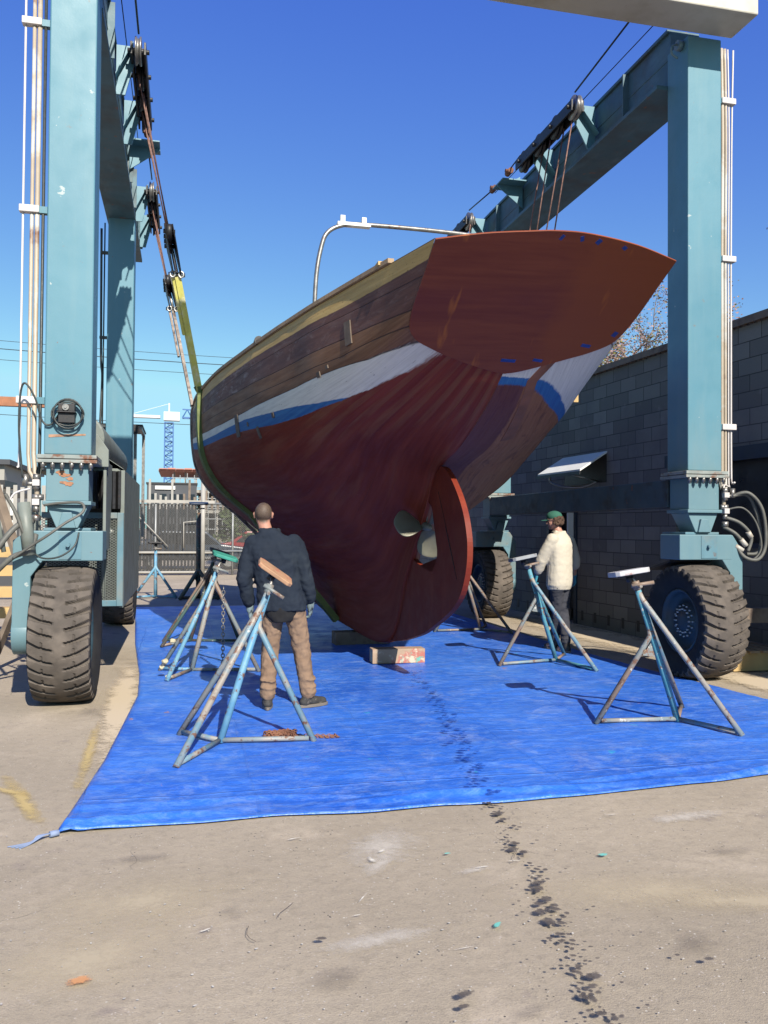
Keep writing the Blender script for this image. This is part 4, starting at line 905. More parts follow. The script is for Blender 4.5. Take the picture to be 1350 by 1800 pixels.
# toe rail, cap strip and small timber pads on the port side
def rail(side, f0, f1, off, w_, h, dz, name, m):
    bm = newbm(); prev = None; n = 50
    for i in range(n + 1):
        f = f0 + (f1 - f0) * i / n; p = hullpt(f, 0, side) + Vector((0, 0, dz)); o_ = BP * side
        ring = [bm.verts.new(p + o_ * (off) + Vector((0, 0, 0))), bm.verts.new(p + o_ * (off - w_)), bm.verts.new(p + o_ * (off - w_) + Vector((0, 0, h))), bm.verts.new(p + o_ * off + Vector((0, 0, h)))]
        if prev:
            for j in range(4): bm.faces.new((prev[j], prev[(j + 1) % 4], ring[(j + 1) % 4], ring[j]))
        else: bm.faces.new(ring)
        prev = ring
    bm.faces.new(prev); return obj(name, bm, m, BOAT)
rail(1, -3.35, 8.6, .022, .05, .035, .004, 'toe_rail', M['tan']); rail(-1, -3.35, 8.6, .022, .05, .035, .004, 'toe_rail', M['tan'])
def patch(bm, f, v0, v1, w_, th=.012, side=1):
    n = 3; prev = None
    for i in range(n + 1):
        v = v0 + (v1 - v0) * i / n; p, a, b, nn = hullfr(f, v, side)
        ring = [bm.verts.new(p + a * sx * w_ / 2 + nn * hh) for sx, hh in ((-1, -.01), (1, -.01), (1, th), (-1, th))]
        if prev:
            for j in range(4): bm.faces.new((prev[j], prev[(j + 1) % 4], ring[(j + 1) % 4], ring[j]))
        else: bm.faces.new(ring)
        prev = ring
    bm.faces.new(prev)
for (f, v0, v1, w_) in ((-2.62, 1.30, 1.75, .10), (-.35, 2.55, 2.92, .055), (.35, 1.98, 2.62, .12), (-.85, 2.38, 2.55, .05), (-2.05, 1.98, 2.14, .06), (-2.22, 1.93, 2.02, .04), (-.05, 2.30, 2.42, .03)):
    bm = newbm(); patch(bm, f, v0, v1, w_); obj('wood_patch', bm, M['barewood'], BOAT)
# new bare plank let into the counter, crossing the white and blue bands
bm = newbm(); prev = None
for i in range(9):
    t = i / 8; f = -3.06 + 1.0 * t; v = 6.15 - .25 * t; ring = []
    for dv in (-.22, .22):
        p, a, b_, nn = hullfr(max(f, -3.02 - .1), v + dv, -1)
        if i == 0: p = on_tr(-(.36 - dv * .25), interp([(-.5, 3.02), (-.3, 2.962), (-.12, 2.915)], -(.36 - dv * .25)), .0) + Vector((0, .01, -.006))
        nn = Vector((0, 0, -1)) if nn.z > 0 else nn
        ring += [bm.verts.new(p + nn * .006), bm.verts.new(p - nn * .01)]
    if prev:
        for q in ((0, 1, 3, 2),):
            bm.faces.new((prev[0], prev[2], ring[2], ring[0]))
            bm.faces.new((prev[0], ring[0], ring[1], prev[1])); bm.faces.new((prev[2], prev[3], ring[3], ring[2]))
    prev = ring
obj('new_plank', bm, mat('fresh_bare_plank', (.20, .075, .035), .7, var=.25, vs=6, k=1), BOAT)
# starboard timber wedge sticking out
bm = newbm(); p, a, b, nn = hullfr(-1.9, 2.1, -1); box(bm, tuple(p + nn * .03 - Vector((.02, .02, .06))), tuple(p + nn * .03 + Vector((.03, .02, .05)))); obj('wood_wedge', bm, M['timber_yellow'], BOAT)
# gallows arch of bent pipe over the after deck
fa = -1.75
ga = obj('gallows_arch', (lambda b: (tube(b, smooth_path([tuple(bw(fa, p, z)) for p, z in ((1.36, 3.5), (1.34, 3.95), (1.29, 4.24), (1.23, 4.37), (1.10, 4.445), (.92, 4.475), (.3, 4.495), (-.3, 4.495), (-.9, 4.475), (-1.15, 4.40), (-1.28, 4.2), (-1.36, 3.5))], 8), .021, 12), b)[1])(newbm()), M['steel'], BOAT)
bm = newbm()
for p in (1.09, .88): box(bm, tuple(bw(fa, p, 4.46) + Vector((-.022, -.02, 0))), tuple(bw(fa, p, 4.54) + Vector((.022, .02, 0))))
box(bm, tuple(bw(fa, 1.14, 4.448) - Vector((0, .02, 0))), tuple(bw(fa, .82, 4.468) + Vector((0, .03, .01))))
obj('arch_chocks', bm, M['whitepanel'], ga)
bm = newbm(); p = hullpt(-.45, 0); tube(bm, [tuple(p + Vector((.02, -.03, .045))), tuple(p + Vector((.02, .12, .045)))], .05, 14); obj('deck_fairlead', bm, M['black'], BOAT)
bm = newbm(); p = hullpt(-3.2, 0); box(bm, tuple(p + Vector((-.03, -.03, .02))), tuple(p + Vector((.05, .55, .05)))); obj('rail_offcut', bm, M['timber_yellow'], BOAT)

# ------------------------------------------------------------------ slings
def ribbon(bm, pts, wdir, w_, th=.012):
    pts = [Vector(p) for p in pts]; prev = None
    for i, p in enumerate(pts):
        d = (pts[min(i + 1, len(pts) - 1)] - pts[max(0, i - 1)]).normalized(); wd = (Vector(wdir) - d * Vector(wdir).dot(d)).normalized(); n = d.cross(wd)
        ring = [bm.verts.new(p + wd * a * w_ / 2 + n * b * th / 2) for a, b in ((-1, -1), (1, -1), (1, 1), (-1, 1))]
        if prev:
            for j in range(4): bm.faces.new((prev[j], prev[(j + 1) % 4], ring[(j + 1) % 4], ring[j]))
        else: bm.faces.new(ring)
        prev = ring
    bm.faces.new(prev)
def sling(label, ysh, fh, fk, zb, strap, lowstrap, w_, mirror_y, offx=-.02):
    """ysh: y of the ropes at the sheaves, fh: hull station under the sheer, fk: station at the keel, zb: block height"""
    p_s = hullpt(fh, 0, 1); TH = thing('lifting_sling', label, 'sling', tuple(hullpt(fk, 8, 1)), 'slings under the boat')
    for side in (1, -1):
        xs_ = (-.81 + .25) if side > 0 else (5.16 - .36)
        fh_ = fh if side > 0 else fh - 1.3
        contact = hullpt(fh_, 0, side) + BP * side * .03
        top = Vector((xs_, ysh, 6.85)); d = contact + Vector((0, 0, .06)) - top
        blk = top + d * ((6.85 - zb) / (6.85 - contact.z))
        if side < 0: blk = Vector((4.69, ysh + .12, 5.0)); d = contact + Vector((0, 0, .06)) - blk; bb_ = blk + d * .28
        bb = bb_ if side < 0 else top + d * ((6.85 - zb + .42) / (6.85 - contact.z))
        dn = d.normalized(); wv = Vector((0, 1, 0))
        for k in range(4):
            y = ysh - .62 + k * .42 if side > 0 else ysh - .93 + k * .34
            o_ = Vector((0, (k - 1.5) * (.2 if side > 0 else .33), 0)); hl = .36 if side > 0 else .58
            obj('hoist_rope', (lambda b: (tube(b, [Vector((xs_ + (.02 if k % 2 else -.02), y, 6.86)), blk + o_], .0095, 6), b)[1])(newbm()), M['rope'], TH)
        bm = newbm()
        for q in (-1, 1):
            o2 = Vector((q * .05, 0, 0)); prism(bm, [blk - dn * .08 + o2 - wv * hl, blk - dn * .08 + o2 + wv * hl, blk + dn * .08 + o2 + wv * hl, bb + o2 + wv * .12, bb + o2 - wv * .12, blk + dn * .08 + o2 - wv * hl], (.014, 0, 0))
        hb = obj('hook_block', bm, M['black'], TH)
        bm = newbm()
        for k in range(4): c = blk + dn * .0 + wv * (k - 1.5) * (.2 if side > 0 else .33); tube(bm, [c - Vector((.075, 0, 0)), c + Vector((.075, 0, 0))], .03, 8); tube(bm, [c - Vector((.035, 0, 0)), c + Vector((.035, 0, 0))], .095, 20)
        obj('block_sheaves', bm, M['black'], hb)
        bm = newbm(); c = bb + dn * .02
        for q in (-.055, .055):
            ring = [c + Vector((q, 0, 0)) + Vector((.0, .045 * math.cos(a), .045 * math.sin(a))) + dn * .05 for a in (2 * math.pi * j / 14 for j in range(15))]
            ring = [c + Vector((q, -.09, 0)) + dn * .0 + Vector((.032 * math.cos(a), 0, .04 * math.sin(a))) for a in (2 * math.pi * j / 14 for j in range(15))]
            tube(bm, ring, .012, 8, cap=False)
        tube(bm, [blk + dn * .16 + Vector((0, -.1, 0)), bb + Vector((0, -.1, 0))], .024, 8); tube(bm, [bb - Vector((.11, 0, 0)), bb + Vector((.11, 0, 0))], .028, 10)
        obj('shackle', bm, M['chrome'], hb)
        # webbing from the block over the sheer, round the bilge and straight down to the keel
        ns = 14; up = [bb + dn * .02 + (contact - bb - dn * .02) * (i / ns) for i in range(ns + 1)]
        wf = [w_ * .55 + (w_ * .45) * min(1, i / 3) for i in range(ns + 1)]
        bm = newbm(); ribbon(bm, up, BF, w_ * .9, w_ * .42); ribbon(bm, [p + Vector((-.06, -.03, 0)) for p in up[:8]], BF, w_ * .5, .035)
        s1 = obj('upper_strap', bm, strap, TH)
        vmax = 4.9; pts = [contact]
        for i in range(1, 22):
            v = vmax * i / 21; f = fh_ + (fk - fh_) * (v / 8) ** 1.0; p, a, b, nn = hullfr(f, v, side); pts.append(p + nn * .014)
        kp = hullpt(fk, 7.95, side) + Vector((0, 0, -.02)) + BP * side * .01
        for i in range(1, 10): pts.append(pts[21] + (kp - pts[21]) * i / 9)
        bm = newbm(); ribbon(bm, pts, BF, w_ * 1.25, w_ * .42); obj('under_strap', bm, lowstrap, TH)
        c = pts[21] + (kp - pts[21]) * .30; bm = newbm(); tube(bm, [c - BF * .06, c + BF * .06], .03, 8); tube(bm, [c, c + (kp - c) * .3], .018, 8); obj('strap_shackle', bm, M['steel'], TH)
    return TH
sling('bright yellow webbing sling turning olive green where it wraps the hull', 10.9, 2.75, 2.0, 5.35, M['yellowstrap'], M['olivestrap'], .19, 0)
sling('frayed pale brown webbing sling hanging behind the yellow one', 14.9, 4.3, 4.6, 5.55, M['oldstrap'], M['oldstrap'], .11, 0)

# ------------------------------------------------------------------ boat stands
def pipe_mat(name, a, b, c_=(.20, .10, .06), seed=0, sh=.5):
    m, N, L, B = nt(name); a, b, c_ = (tuple(x * .68 for x in q) for q in (a, b, c_))
    mp = N.new('ShaderNodeMapping'); mp.inputs['Location'].default_value = (seed, seed * .7, 0); L.new(N.new('ShaderNodeTexCoord').outputs['Object'], mp.inputs[0]); v = mp.outputs[0]
    c = mx(N, L, mr(N, L, noi(N, L, v, 4, 5, .6), sh - .06, sh + .06), a, b)
    c = mx(N, L, mr(N, L, noi(N, L, v, 13, 5, .7), .56, .62), c, c_)
    c = mx(N, L, mr(N, L, noi(N, L, v, 19, 5, .7), .63, .66), c, (.42, .42, .39))
    c = mx(N, L, mr(N, L, noi(N, L, v, 31, 3, .7), .66, .69), c, (.09, .05, .04))
    L.new(c, B.inputs['Base Color']); B.inputs['Roughness'].default_value = .55
    bump(N, L, noi(N, L, v, 50, 4), .3, .003, B); return m
PM = dict(blue=pipe_mat('chipped_blue_pipe', (.13, .34, .52), (.20, .42, .55), seed=1), brown=pipe_mat('rusty_brown_pipe', (.28, .20, .15), (.22, .25, .25), seed=2),
          mix=pipe_mat('blue_grey_pipe', (.15, .28, .36), (.36, .32, .27), seed=3), grey=pipe_mat('worn_grey_pipe', (.36, .33, .29), (.24, .30, .32), seed=4),
          dark=pipe_mat('dark_green_pipe', (.05, .11, .10), (.11, .08, .06), seed=5), teal=pipe_mat('teal_pipe', (.08, .30, .38), (.13, .36, .46), seed=6))
def stand(label, hub, feet, top, pad_c, pad_x, pad_n, size, pm, tubes='blue', r=.022, joins=(.60, .72, .86), padm=None, pole_r=None, group='boat stands around the hull', plate=True):
    hub = Vector((hub[0], hub[1], .045)); top = Vector(top)
    S = thing('boat_stand', label, 'boat stand', (hub.x, hub.y, .02), group)
    ax = (top - hub)
    joined('centre_tube', S, PM[tubes], lambda bm: tube(bm, [hub - Vector((0, 0, .018)), hub + ax * .5, top - ax * .06], r * 1.15, 12))
    for i, f in enumerate(feet):
        f = Vector((f[0], f[1], .045)); j = hub + ax * joins[i % 3]
        joined('leg', S, PM[pm[i % len(pm)]], lambda bm: tube(bm, [f + (f - j).normalized() * .03 + Vector((0, 0, .0)), f + (j - f) * .97, j + ax * .04], r, 12))
        joined('base_bar', S, PM[pm[(i + 1) % len(pm)]], lambda bm: tube(bm, [hub + (f - hub) * .03, f + (hub - f) * .04], r * .8, 10))
    def gus(bm):
        j = hub + ax * (joins[0] - .04); f = Vector((feet[0][0], feet[0][1], .03))
        k = (f - j).normalized(); q = hub + ax * (joins[0] - .17)
        prism(bm, [j, j + k * .16, q], Vector((.003, .006, 0)))
    joined('gusset', S, PM[pm[0]], gus)
    pc = Vector(pad_c); n = Vector(pad_n).normalized(); px = Vector(pad_x); px = (px - n * px.dot(n)).normalized(); py = n.cross(px)
    joined('screw', S, M['steel'], lambda bm: tube(bm, [top - ax.normalized() * .12, top + (pc - top) * .2, pc - n * .045], .015, 10))
    hd = joined('screw_handle', S, PM['brown'], lambda bm: (tube(bm, [top - ax.normalized() * .02 + px * -.05 + Vector((0, -.02, 0)), top - ax.normalized() * .02 + px * .13 + Vector((0, -.035, 0))], .016, 10), tube(bm, [top - ax.normalized() * .035 + py * -.1, top - ax.normalized() * .035 + py * .1], .013, 8), tube(bm, [top - ax.normalized() * .06, top + ax.normalized() * .01], .032, 10)))
    a, b = size[0] / 2, size[1] / 2; t = size[2]
    def pd(bm):
        poly = [pc + px * x * a + py * y * b - n * t for x, y in ((-1, -.75), (-.8, -1), (.8, -1), (1, -.75), (1, .75), (.8, 1), (-.8, 1), (-1, .75))]
        prism(bm, poly, n * t)
    joined('pad', S, padm or M['tan'], pd, bevel=.006)
    if plate: joined('pad_plate', S, M['black'], lambda bm: (prism(bm, [pc + px * x * a * .5 + py * y * b * .5 - n * (t + .012) for x, y in ((-1, -1), (1, -1), (1, 1), (-1, 1))], n * .0115), tube(bm, [pc - n * (t + .012), pc - n * (t + .06)], .03, 8)))
    return S
pad_red = mat('red_and_raw_plywood_pad', (.52, .30, .17), .7, var=.2, vs=8, layers=(((.50, .10, .07), 6, .5, .58),))
pad_white = mat('white_painted_pad', (.58, .57, .58), .6, var=.1, vs=7, layers=(((.35, .16, .13), 6, .56, .64),))
pad_grey = mat('grey_carpet_pad', (.34, .36, .38), .8, var=.2, vs=9, layers=(((.16, .10, .08), 8, .6, .66),))
pad_green = mat('green_edged_pad', (.05, .34, .26), .7, var=.2, vs=9)
stand('chipped sky blue boat stand with an orange tilted pad, nearest the camera', (.27, 6.27), [(-.02, 5.70), (.93, 6.20), (.00, 6.60)], (.645, 6.55, 1.13), (.70, 6.60, 1.245), (.72, .05, -.62), (.55, -.2, .78), (.30, .22, .032), ['mix', 'mix', 'grey'], 'blue', .023, (.93, .74, .90), pad_red)
stand('rusty boat stand with a white painted pad beside the big right front tyre', (3.93, 6.24), [(3.25, 6.30), (4.13, 5.72), (4.26, 6.71)], (3.60, 6.33, 1.15), (3.55, 6.36, 1.25), (1, -.15, .17), (-.15, .1, 1), (.29, .25, .04), ['brown', 'grey', 'mix'], 'teal', .0225, (.62, .90, .84), pad_white)
stand('boat stand with a grey pad in front of the man in the green cap', (4.30, 9.37), [(3.53, 9.19), (4.43, 8.64), (4.59, 9.78)], (3.93, 9.38, 1.18), (3.86, 9.36, 1.265), (1, -.05, .22), (-.2, .1, 1), (.30, .24, .04), ['brown', 'mix', 'teal'], 'teal', .0225, (.66, .82, .84), pad_grey)
S4 = stand('brown and pale blue boat stand just left of the man in the navy jacket', (.10, 9.45), [(-.22, 9.60), (-.14, 8.92), (.80, 9.33)], (.37, 9.62, 1.14), (.46, 9.70, 1.27), (.9, .1, -.35), (.3, -.1, .9), (.28, .24, .035), ['grey', 'blue', 'brown'], 'grey', .0235, (.80, .93, .86), pad_green)
stand('dark weathered boat stand in the shade behind the chain stand', (.10, 11.9), [(-.25, 11.45), (-.24, 12.0), (.75, 11.75)], (.42, 12.05, 1.16), (.50, 12.1, 1.25), (.9, .1, -.3), (.3, -.1, .9), (.28, .24, .035), ['dark', 'brown', 'dark'], 'dark', .0225, (.80, .9, .86), M['timber_grey'])
stand('rusty boat stand half hidden behind the round rudder', (4.46, 12.45), [(3.72, 12.40), (4.78, 12.0), (4.72, 12.95)], (4.10, 12.45, 1.20), (4.02, 12.45, 1.29), (1, 0, .3), (-.25, .1, 1), (.28, .24, .035), ['brown', 'brown', 'grey'], 'brown', .0225, (.7, .84, .86), M['timber_grey'])
stand('small bright blue boat stand with a white collar in front of the mesh fence', (-.60, 19.7), [(-1.05, 19.5), (-.15, 19.4), (-.6, 20.3)], (-.60, 19.7, 1.12), (-.60, 19.7, 1.24), (1, 0, 0), (0, .1, 1), (.34, .22, .03), ['blue', 'blue', 'blue'], 'blue', .03, (.6, .6, .6), M['black'])
stand('tall dark boat stand topped by a flat black pad in front of the fence', (.33, 19.4), [(-.05, 19.0), (.75, 19.0), (.35, 20.0)], (.32, 19.4, 2.02), (.32, 19.4, 2.13), (1, 0, 0), (0, -.12, 1), (.42, .36, .035), ['dark', 'dark', 'dark'], 'dark', .045, (.3, .3, .3), M['darkblue'])
# masking blobs of dried filler on the chain stand feet
bm = newbm()
for p in ((-.21, 9.6, .05), (-.13, 8.95, .06), (-.17, 9.05, .2), (-.10, 9.50, .35)):
    bmesh.ops.create_icosphere(bm, subdivisions=2, radius=.035, matrix=Matrix.Translation(p) @ Matrix.Diagonal((1, 1, .8, 1)))
for v in bm.verts: v.co += Vector((noise.noise(v.co * 30), noise.noise(v.co * 31 + Vector((5, 0, 0))), noise.noise(v.co * 29))) * .014
obj('dried_filler', bm, mat('dried_cream_filler', (.55, .50, .34), .8, var=.2, vs=20), S4)
# chains
def chain(bm, pts, L_=.03, r=.0042, w_=.011):
    pts = [Vector(p) for p in pts]; i = 0; acc = []
    for a, b in zip(pts, pts[1:]):
        n = max(1, int((b - a).length / (L_ * .72)))
        for k in range(n): acc.append((a + (b - a) * k / n, (b - a).normalized()))
    for i, (c, d) in enumerate(acc):
        s, u = frame_of(d)
        if i % 2: s, u = u, s
        ring = [c + d * (L_ / 2 * math.cos(t)) + s * (w_ * math.sin(t)) for t in (2 * math.pi * j / 8 for j in range(9))]
        tube(bm, ring, r, 5, cap=False)
bm = newbm(); chain(bm, [(.42, 9.25, .92), (.42, 9.24, .03)], .05, .006, .017)
tag(obj('chain', bm, M['steel']), 'steel chain hanging straight down from the stand beside the man in the navy jacket', 'chain')
bm = newbm(); r2 = random.Random(3)
pts = [(.60, 6.36, .04)]
for k in range(70): pts.append((.70 + .10 * math.sin(k * 1.7) + .05 * r2.random(), 6.40 + .05 * math.cos(k * 2.3), .03 + .0006 * k * r2.random()))
pts += [(.86, 6.36, .03), (.95, 6.35, .028), (1.05, 6.32, .028), (1.12, 6.33, .028), (1.13, 6.27, .028), (1.05, 6.27, .028), (.97, 6.30, .028)]
chain(bm, pts, .026, .004, .010)
tag(obj('chain', bm, M['rust']), 'rusty chain heaped on the tarp behind the foot of the sky blue stand', 'chain')

# ------------------------------------------------------------------ keel blocks
def wblock(label, c, s, rot, m):
    bm = newbm(); box(bm, (c[0] - s[0] / 2, c[1] - s[1] / 2, .022), (c[0] + s[0] / 2, c[1] + s[1] / 2, .022 + s[2]), rotz(rot)); tag(obj('keel_block', bm, m, bevel=.006), label, 'timber block', 'timber blocks under the keel')
wblock('paint splashed timber block under the keel, nearest the camera', (2.44, 9.68, 0), (.62, .2, .165), R(-2), mat('paint_splashed_timber', (.46, .33, .23), .8, var=.15, vs=5, layers=(((.50, .17, .13), 4.5, .5, .58), ((.15, .48, .38), 6, .62, .66), ((.62, .56, .42), 9, .55, .62))))
wblock('dark timber block in the hull shadow, farther along the keel', (2.35, 11.35, 0), (.75, .25, .17), R(3), M['timber_grey'])

# ------------------------------------------------------------------ people
def capsule(bm, p, rp, q, rq, seg=14):
    p, q = Vector(p), Vector(q); s, u = frame_of(q - p); d = (q - p).normalized(); rings = []
    for k in range(5): a = math.pi / 2 * (1 - k / 4); rings.append((p - d * rp * math.sin(a), rp * math.cos(a)))
    for k in range(5): a = math.pi / 2 * k / 4; rings.append((q + d * rq * math.sin(a), rq * math.cos(a)))
    R_ = [[bm.verts.new(c + (s * math.cos(t) + u * math.sin(t)) * max(r, .0005)) for t in (2 * math.pi * j / seg for j in range(seg))] for c, r in rings]
    for a, b in zip(R_, R_[1:]):
        for j in range(seg): bm.faces.new((a[j], a[(j + 1) % seg], b[(j + 1) % seg], b[j]))
    bm.faces.new(R_[0][::-1]); bm.faces.new(R_[-1])
def ell(bm, c, r, rot=(0, 0, 0)):
    mtx = Matrix.Translation(c) @ Euler(rot).to_matrix().to_4x4() @ Matrix.Diagonal((r[0], r[1], r[2], 1))
    bmesh.ops.create_icosphere(bm, subdivisions=3, radius=1, matrix=mtx)
def loft(bm, rings, seg=24, pw=2.3):
    """rings: (centre, rx, ry, zrot) ellipses, super-elliptic, normal to z"""
    R_ = []
    for c, rx, ry, zr in rings:
        row = []
        for j in range(seg):
            t = 2 * math.pi * j / seg; ct, st = math.cos(t), math.sin(t)
            x = rx * math.copysign(abs(ct) ** (2 / pw), ct); y = ry * math.copysign(abs(st) ** (2 / pw), st)
            row.append(bm.verts.new(Vector(c) + Vector((x * math.cos(zr) - y * math.sin(zr), x * math.sin(zr) + y * math.cos(zr), 0))))
        R_.append(row)
    for a, b in zip(R_, R_[1:]):
        for j in range(seg): bm.faces.new((a[j], a[(j + 1) % seg], b[(j + 1) % seg], b[j]))
    bm.faces.new(R_[0][::-1]); bm.faces.new(R_[-1])
CLOUD = {}
def cloud(size, depth=2):
    k = (size, depth)
    if k not in CLOUD:
        t = bpy.data.textures.new('folds', 'CLOUDS'); t.noise_scale = size; t.noise_depth = depth; CLOUD[k] = t
    return CLOUD[k]
def organic(name, bm, m, parent, voxel=.009, smooth=6, disp=0, dsize=.08):
    """overlapping closed shells in person coordinates fused to one continuous skin"""
    bmesh.ops.recalc_face_normals(bm, faces=bm.faces)
    me = bpy.data.meshes.new(name); bm.to_mesh(me); bm.free(); me.materials.append(m)
    o = bpy.data.objects.new(name, me); col.objects.link(o); o.parent = parent; LOC[o.name] = Vector((0, 0, 0))
    r = o.modifiers.new('skin', 'REMESH'); r.mode = 'VOXEL'; r.voxel_size = voxel; r.use_smooth_shade = True
    if smooth: s = o.modifiers.new('relax', 'SMOOTH'); s.iterations = smooth; s.factor = .5
    if disp: d = o.modifiers.new('folds', 'DISPLACE'); d.texture = cloud(dsize); d.strength = disp; d.mid_level = .5; d.texture_coords = 'LOCAL'
    if disp > .012: d = o.modifiers.new('creases', 'DISPLACE'); d.texture = cloud(.045, 1); d.strength = disp * .42; d.mid_level = .5; d.texture_coords = 'LOCAL'
    return o
def V(*a): return Vector(a)
def hand(bm, wrist, d, palm_n, thumb_side, s=1.0, curl=.5, grow=0, spread=1):
    """palm with four bent fingers and a thumb; d = direction of the fingers, palm_n = palm normal"""
    wrist = Vector(wrist); d = Vector(d).normalized(); n = Vector(palm_n); n = (n - d * n.dot(d)).normalized(); t = Vector(thumb_side); t = (t - d * t.dot(d) - n * t.dot(n)).normalized()
    g = grow
    k0 = wrist + d * .085 * s
    for q in (-1, -.33, .33, 1):       # palm from four overlapping rays
        capsule(bm, wrist + t * q * .016 * s + d * .01, .015 * s + g, k0 + t * q * .027 * s, .0125 * s + g, 10)
    for q, ln, dc in ((1, .068, .9), (.36, .078, 1), (-.3, .072, 1.12), (-.95, .056, 1.3)):
        p = k0 + t * q * .029 * s; dd = (d + t * q * .10 * spread).normalized(); r = .0088 * s + g; c = curl * dc
        for i, fr in enumerate((.42, .32, .26)):
            a = c * (.5 + .75 * i); v = dd * math.cos(a) + n * math.sin(a); q2 = p + v * ln * s * fr
            capsule(bm, p, r, q2, r * .92, 10); p = q2; r *= .92
    p = wrist + d * .03 * s + t * .024 * s; v = (t * .75 + d * .62 + n * .35).normalized(); q2 = p + v * .040 * s; capsule(bm, p, .0135 * s + g, q2, .0112 * s + g, 10)
    v2 = (d * .9 + t * .25 + n * .40).normalized(); capsule(bm, q2, .0108 * s + g, q2 + v2 * .032 * s, .0092 * s + g, 10)
def rz(v, a, c=(0, 0, 0)):
    c = Vector(c); v = Vector(v) - c; return c + Vector((v.x * math.cos(a) - v.y * math.sin(a), v.x * math.sin(a) + v.y * math.cos(a), v.z))
def head(bm, c, yaw, pitch=0):
    """c: centre of the skull; yaw turns the face (0 = +Y), features stay one surface with the body"""
    c = Vector(c)
    def T(x, y, z):
        v = Vector((x, y * math.cos(pitch) - z * math.sin(pitch), y * math.sin(pitch) + z * math.cos(pitch))); return c + rz(v, yaw)
    rot = (0, 0, yaw)
    ell(bm, T(0, -.008, .022), (.075, .095, .088), rot); ell(bm, T(0, .022, -.03), (.062, .070, .075), rot); ell(bm, T(0, .040, -.078), (.040, .045, .034), rot)   # skull, face, jaw
    capsule(bm, T(0, .083, .015), .010, T(0, .102, -.022), .015, 10); ell(bm, T(0, .096, -.028), (.017, .012, .010), rot)    # nose
    capsule(bm, T(-.035, .074, .030), .009, T(.035, .074, .030), .009, 8)                                          # brow
    for s in (-1, 1):
        ell(bm, T(s * .028, .074, .012), (.013, .010, .009), rot); ell(bm, T(s * .036, .058, -.018), (.018, .018, .016), rot)   # eyes, cheeks
        ell(bm, T(s * .077, -.004, -.004), (.008, .019, .030), (0, 0, yaw)); ell(bm, T(s * .083, -.010, .010), (.007, .014, .016), (0, 0, yaw))  # ears
    capsule(bm, T(-.019, .083, -.053), .0065, T(.019, .083, -.053), .0065, 8); capsule(bm, T(-.016, .080, -.064), .007, T(.016, .080, -.064), .007, 8)    # lips
    ell(bm, T(0, .078, -.092), (.018, .013, .013), rot)
    return T
def shoe(bm, bs, heel, toe_dir, ankle, high=False):
    h = Vector(heel); d = Vector(toe_dir); d.z = 0; d.normalize(); s = Vector((-d.y, d.x, 0))
    def P_(y, x, z): return h + d * y + s * x + Vector((0, 0, z))
    capsule(bm, P_(.035, 0, .045), .038, P_(.12, 0, .055), .042); capsule(bm, P_(.12, 0, .05), .044, P_(.235, .004, .036), .036); capsule(bm, P_(.20, .018, .034), .034, P_(.235, .012, .032), .032)
    capsule(bm, P_(.05, 0, .05), .044, Vector(ankle), .050 if high else .044)
    z = []
    for j in range(24):
        t = 2 * math.pi * j / 24; y = .135 + .15 * math.cos(t); x = (.046 + .010 * math.cos(t)) * math.sin(t); z.append(P_(y, x, .0))
    prism(bs, z, (0, 0, .026))
def person(label, loc, rot):
    p = thing('person', label, 'man', loc); p.rotation_euler = (0, 0, rot); return p

# man in the navy jacket, seen from behind, weight on the left foot
m1 = person('man in a navy jacket and brown trousers standing with his back turned', (.78, 7.42, .022), R(-12))
hc = V(-.115, .035, 1.662)
shL, shR = V(-.205, .00, 1.405), V(.175, .0, 1.405); elL, elR = V(-.268, -.03, 1.12), V(.265, -.03, 1.12); wrL, wrR = V(-.225, .05, .855), V(.300, .05, .885)
hpL, hpR = V(-.01, 0, .92), V(.155, 0, .92); knL, knR = V(-.045, .04, .50), V(.225, .05, .50); anL, anR = V(-.055, -.05, .10), V(.285, .03, .10)
b = newbm(); head(b, hc, R(8), R(-6))
capsule(b, V(-.07, .0, 1.47), .060, hc + V(.0, -.015, -.05), .054)
loft(b, [(V(.075, 0, .86), .15, .10, 0), (V(.07, 0, .95), .165, .115, 0), (V(.045, 0, 1.08), .15, .10, 0), (V(.01, 0, 1.25), .17, .115, 0), (V(-.01, 0, 1.38), .19, .11, 0), (V(-.03, 0, 1.46), .12, .08, 0)])
for s_, e_, w_ in ((shL, elL, wrL), (shR, elR, wrR)): capsule(b, s_, .056, e_, .042); capsule(b, e_, .041, w_, .029)
for h_, k_, a_ in ((hpL, knL, anL), (hpR, knR, anR)): capsule(b, h_, .085, k_, .056); capsule(b, k_, .055, a_, .038)
for a_, td in ((anL, V(-.15, 1, 0)), (anR, V(.75, .7, 0))): capsule(b, a_ + V(0, 0, -.03), .034, a_ + td.normalized() * .12 + V(0, 0, -.06), .026)
hand(b, wrL, V(.06, .10, -1), V(1, .1, 0), V(0, 1, 0), .95, .55); hand(b, wrR, V(.0, .22, -1), V(-1, .1, 0), V(0, 1, 0), .95, .75)
